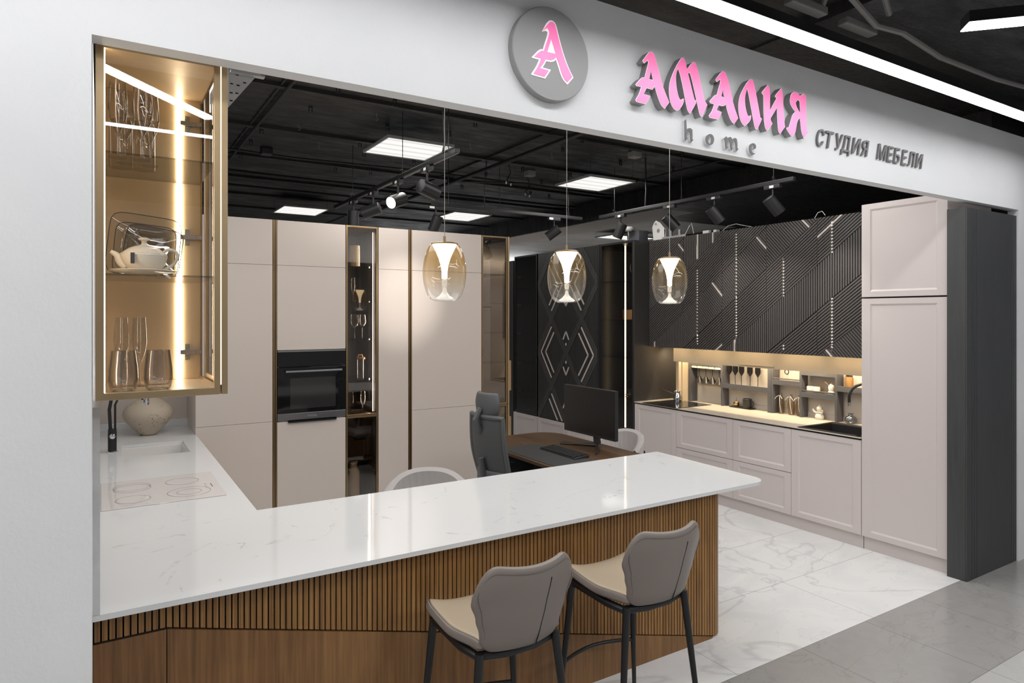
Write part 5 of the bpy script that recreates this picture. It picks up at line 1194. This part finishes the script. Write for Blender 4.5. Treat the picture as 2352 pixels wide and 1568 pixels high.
def office_chair(cx, cy, rot):
    t = thing('office_chair','grey mesh office chair with a headrest, at the desk','chair',(cx,cy,0),rot)
    # local frame: chair faces +x
    for k in range(5):
        a = 2*PI*k/5+.3; c_, s_ = math.cos(a), math.sin(a)
        lg = MB().tube([(0,0,.10),(.16*c_,.16*s_,.095),(.30*c_,.30*s_,.075)],[.026,.02,.014],8).build('base_arm','black_plastic',t,local=True,smooth=True)
        MB().cyl((.30*c_,.30*s_-.022,.03),(.30*c_,.30*s_+.022,.03),.028,16).build('caster','black_plastic',lg,local=True,smooth=True)
    MB().cyl((0,0,.10),(0,0,.42),.026,16).build('gas_lift','black_metal',t,local=True,smooth=True)
    MB().grid(lambda u,v:(-.24+.50*u,-.25+.5*v,.46+.03*math.sin(PI*u)*math.sin(PI*v)),10,10).build('seat','chair_grey',t,local=True,smooth=True,solid=.06,subsurf=1)
    def bk(u,v):   # v up, u across
        y = (u-.5)*(.43-.05*abs(v-.5)); z = .56+.54*v; x = -.27-.10*v-.03*math.sin(PI*v)+.05*(2*u-1)**2
        return (x,y,z)
    MB().grid(bk,14,14).build('mesh_back','chair_mesh',t,local=True,smooth=True,solid=.006)
    per = [bk(i/14,0) for i in range(15)]+[bk(1,i/14) for i in range(1,15)]+[bk(1-i/14,1) for i in range(1,15)]+[bk(0,1-i/14) for i in range(1,14)]
    MB().tube(per,.017,8,closed=True).build('back_frame','chair_grey',t,local=True,smooth=True)
    MB().grid(lambda u,v:(-.345+.05*(2*u-1)**2-.03*v*(1-v),(u-.5)*(.28-.05*(2*v-1)**2),1.105+.165*v),12,8).build('headrest','chair_grey',t,local=True,smooth=True,solid=.045,subsurf=1)
    MB().tube([(-.38,0,1.0),(-.42,0,1.08),(-.375,0,1.16)],[.022,.02,.022],8).build('headrest_arm','chair_grey',t,local=True,smooth=True)
    MB().tube([(-.10,-.0,.44),(-.30,0,.47),(-.345,0,.62),(-.37,0,.80)],[.03,.03,.025,.02],8).build('back_spine','chair_grey',t,local=True,smooth=True)
    MB().grid(lambda u,v:(-.335+.09*(2*u-1)**2,(u-.5)*.44,.60+.11*v),12,4).build('lumbar_support','chair_grey',t,local=True,smooth=True,solid=.02)
    for s_ in (-1,1):
        MB().tube([(-.08,s_*.24,.45),(-.05,s_*.29,.50),(-.02,s_*.29,.66)],.017,8).box(-.15,.12,s_*.29-.035,s_*.29+.035,.66,.685).build('armrest','chair_grey',t,local=True,smooth=True,bevel=.008)
office_chair(2.70,4.20,rad(4))

def tub_chair(cx, cy, rot, label, H=.83):
    t = thing('tub_chair',label,'chair',(cx,cy,0),rot,'grey velvet tub chairs')
    # local frame: chair faces +y; a curved ribbed back wraps the seat
    R = .265
    def prof(a): return H-.13*abs(a/1.45)**2.4
    ribs = 15
    def sur(r_off, z_lo):
        def f(u,v):
            a = (u*2-1)*1.45; rr = R+r_off+.007*(abs(math.sin((u*ribs)*PI))**.4)*(1-v**6)+.03*v
            z = z_lo+(prof(a)-z_lo)*v
            return (rr*math.sin(a),-rr*math.cos(a)*.95,z)
        return f
    n = ribs*6
    inner = sur(-.055,.46); outer = sur(.0,.40)
    mb = MB()
    NV = 10
    def full(u,v):
        if v < .45: return inner(u,v/.45)
        if v > .55: return outer(u,1-(v-.55)/.45)
        k = (v-.45)/.1; p, q = Vector(inner(u,1)), Vector(outer(u,1)); w_ = p.lerp(q,k); w_.z += .022*math.sin(PI*k); return tuple(w_)
    mb.grid(full,n,20).build('backrest','grey_velvet',t,local=True,smooth=True)
    ou = MB().grid(lambda u,v: (lambda p:(p[0]*1.02,p[1]*1.02,p[2]))(sur(.012,.36)(u,v*.62)),48,4); ou.build('outer_shell','grey_velvet_dark',t,local=True,smooth=True)
    MB().lathe([(0,.36),(.23,.36),(.255,.38),(.255,.45),(.23,.475),(0,.48)],(0,.02,0),36).build('seat','grey_velvet',t,local=True,smooth=True)
    for sx in (-1,1):
        for sy in (-1,1): MB().tube([(sx*.15,sy*.15,.36),(sx*.22,sy*.22,0)],[.016,.010],10).build('leg','black_metal',t,local=True,smooth=True)
    return t
tub_chair(1.765,3.85,rad(155.4),'grey ribbed velvet tub chair just behind the bar, left of the office chair',.787)
tub_chair(3.99,4.68,rad(90),'grey ribbed velvet tub chair on the far side of the desk, behind the monitor',.74)

# ------------------------------------------------------------------ bar stools
def bar_stool(cx, cy, rot, label):
    t = thing('bar_stool',label,'bar stool',(cx,cy,0),rot,'taupe leather bar stools at the bar')
    # local frame: faces +y
    def lerp(tab, v):
        for i in range(len(tab)-1):
            if v <= tab[i+1][0]: f = (v-tab[i][0])/(tab[i+1][0]-tab[i][0]); f = f*f*(3-2*f); return tab[i][1]+(tab[i+1][1]-tab[i][1])*f
        return tab[-1][1]
    def back(u, v):
        hw = lerp([(0,.162),(.2,.174),(.5,.194),(.82,.218),(1,.210)],v)
        zt = .938+.026*u*u-.115*(max(0,abs(u)-.62)/.38)**2.4
        zb = .618+.030*(max(0,abs(u)-.75)/.25)**2
        return Vector((hw*u, -.198-.085*max(v,0)**.8+(.04+.045*v)*abs(u)**2.0, zb+(zt-zb)*v))
    def seat(u, v):      # v 0 front .. 1 rear
        w_ = lerp([(0,.205),(.18,.222),(.55,.222),(1,.182)],v)
        z = .650-.012*math.sin(PI*v)+.046*(1-.75*v)*abs(u)**2.6-.022*(max(0,.12-v)/.12)**2
        y = .238-.415*v-.02*(1-v)*abs(u)**3
        return Vector((w_*u, y, z))
    def shell(fn, th, nu=20, nv=20, puff=.5, side=1, ins=1.0):
        mb = MB()
        def nrm(u,v):
            e = .01; a_ = fn(u+e,v)-fn(u-e,v); b_ = fn(u,v+e)-fn(u,v-e); return a_.cross(b_).normalized()
        def lay(s_): return lambda a_,b_: tuple(fn((2*a_-1)*ins,.5+(b_-.5)*ins)+nrm((2*a_-1)*ins,b_)*s_*th*(1-puff*max(abs(2*a_-1)**6,abs(2*b_-1)**6)))
        mb.grid(lay(.5),nu,nv); n1 = (nu+1)*(nv+1); mb.grid(lay(-.5),nu,nv)
        idx = [(i,0) for i in range(nu)]+[(nu,j) for j in range(nv)]+[(i,nv) for i in range(nu,0,-1)]+[(0,j) for j in range(nv,0,-1)]
        L_ = [j*(nu+1)+i for i,j in idx]; fs = [(L_[q],L_[(q+1)%len(L_)],L_[(q+1)%len(L_)]+n1,L_[q]+n1) for q in range(len(L_))]
        mb.f += fs; mb.mi += [0]*len(fs); return mb
    shell(lambda u,v: seat(u,v)-Vector((0,0,.012)),.052).build('seat_shell','leather',t,local=True,smooth=True,subsurf=1)
    shell(lambda u,v: seat(u*.93,.03+v*.95)+Vector((0,0,.007)),.018).build('seat','leather_warm_lit',t,local=True,smooth=True,subsurf=1)
    shell(back,.042).build('backrest','leather',t,local=True,smooth=True,subsurf=1)
    def outer(u, v, off): 
        p = back(u,v); return tuple(p+Vector((0,-off,0)))
    rimp = [outer(-.93,.05+.88*i/20,.017) for i in range(21)]+[outer(-.93+1.86*i/24,.93,.019) for i in range(1,24)]+[outer(.93,.93-.88*i/20,.017) for i in range(21)]
    MB().tube(rimp,.0009,6).build('seam','leather_dark',t,local=True,smooth=True)
    MB().tube([outer(.30-.06*(1-i/20),.02+.80*i/20,.0212) for i in range(21)],.0020,6).build('back_crease','black_gap',t,local=True,smooth=True)
    MB().tube([tuple(seat(s_,v_/16)+Vector((0,0,.004))) for s_, v_ in [(-.965,16-i) for i in range(17)]+[(-.965+1.93*i/12,0) for i in range(1,12)]+[(.965,i) for i in range(17)]],.0014,6).build('seam','stitch',t,local=True,smooth=True)
    # steel frame
    fr_ = [(-.178,.185,.606),(-.180,-.06,.600),(-.165,-.145,.598),(-.06,-.172,.596),(.06,-.172,.596),(.165,-.145,.598),(.180,-.06,.600),(.178,.185,.606)]
    MB().tube(fr_,.017,10).box(-.19,.19,.165,.195,.586,.606).build('seat_frame','black_metal',t,local=True,smooth=True)
    feet = {}
    for sx in (-1,1):
        for sy, top in ((1,(sx*.180,.185,.615)),(-1,(sx*.165,-.165,.616))):
            ft = (sx*.232,.225 if sy > 0 else -.205,0); feet[(sx,sy)] = (Vector(top),Vector(ft))
            MB().tube([top,ft],[.0168,.010],14).build('leg','black_metal',t,local=True,smooth=True)
    a = feet[(-1,1)][0].lerp(feet[(-1,1)][1],.62); b = feet[(1,1)][0].lerp(feet[(1,1)][1],.62)
    pts = [tuple(a.lerp(b,i/12)+Vector((0,.055*math.sin(PI*i/12),0))) for i in range(13)]
    MB().tube(pts,.009,10).build('footrest','black_metal',t,local=True,smooth=True)
    return t
bar_stool(1.315,2.235,0,'taupe leather bar stool nearer the viewer, left of the pair')
bar_stool(2.015,2.245,0,'taupe leather bar stool at the right, nearer the rounded end of the bar')
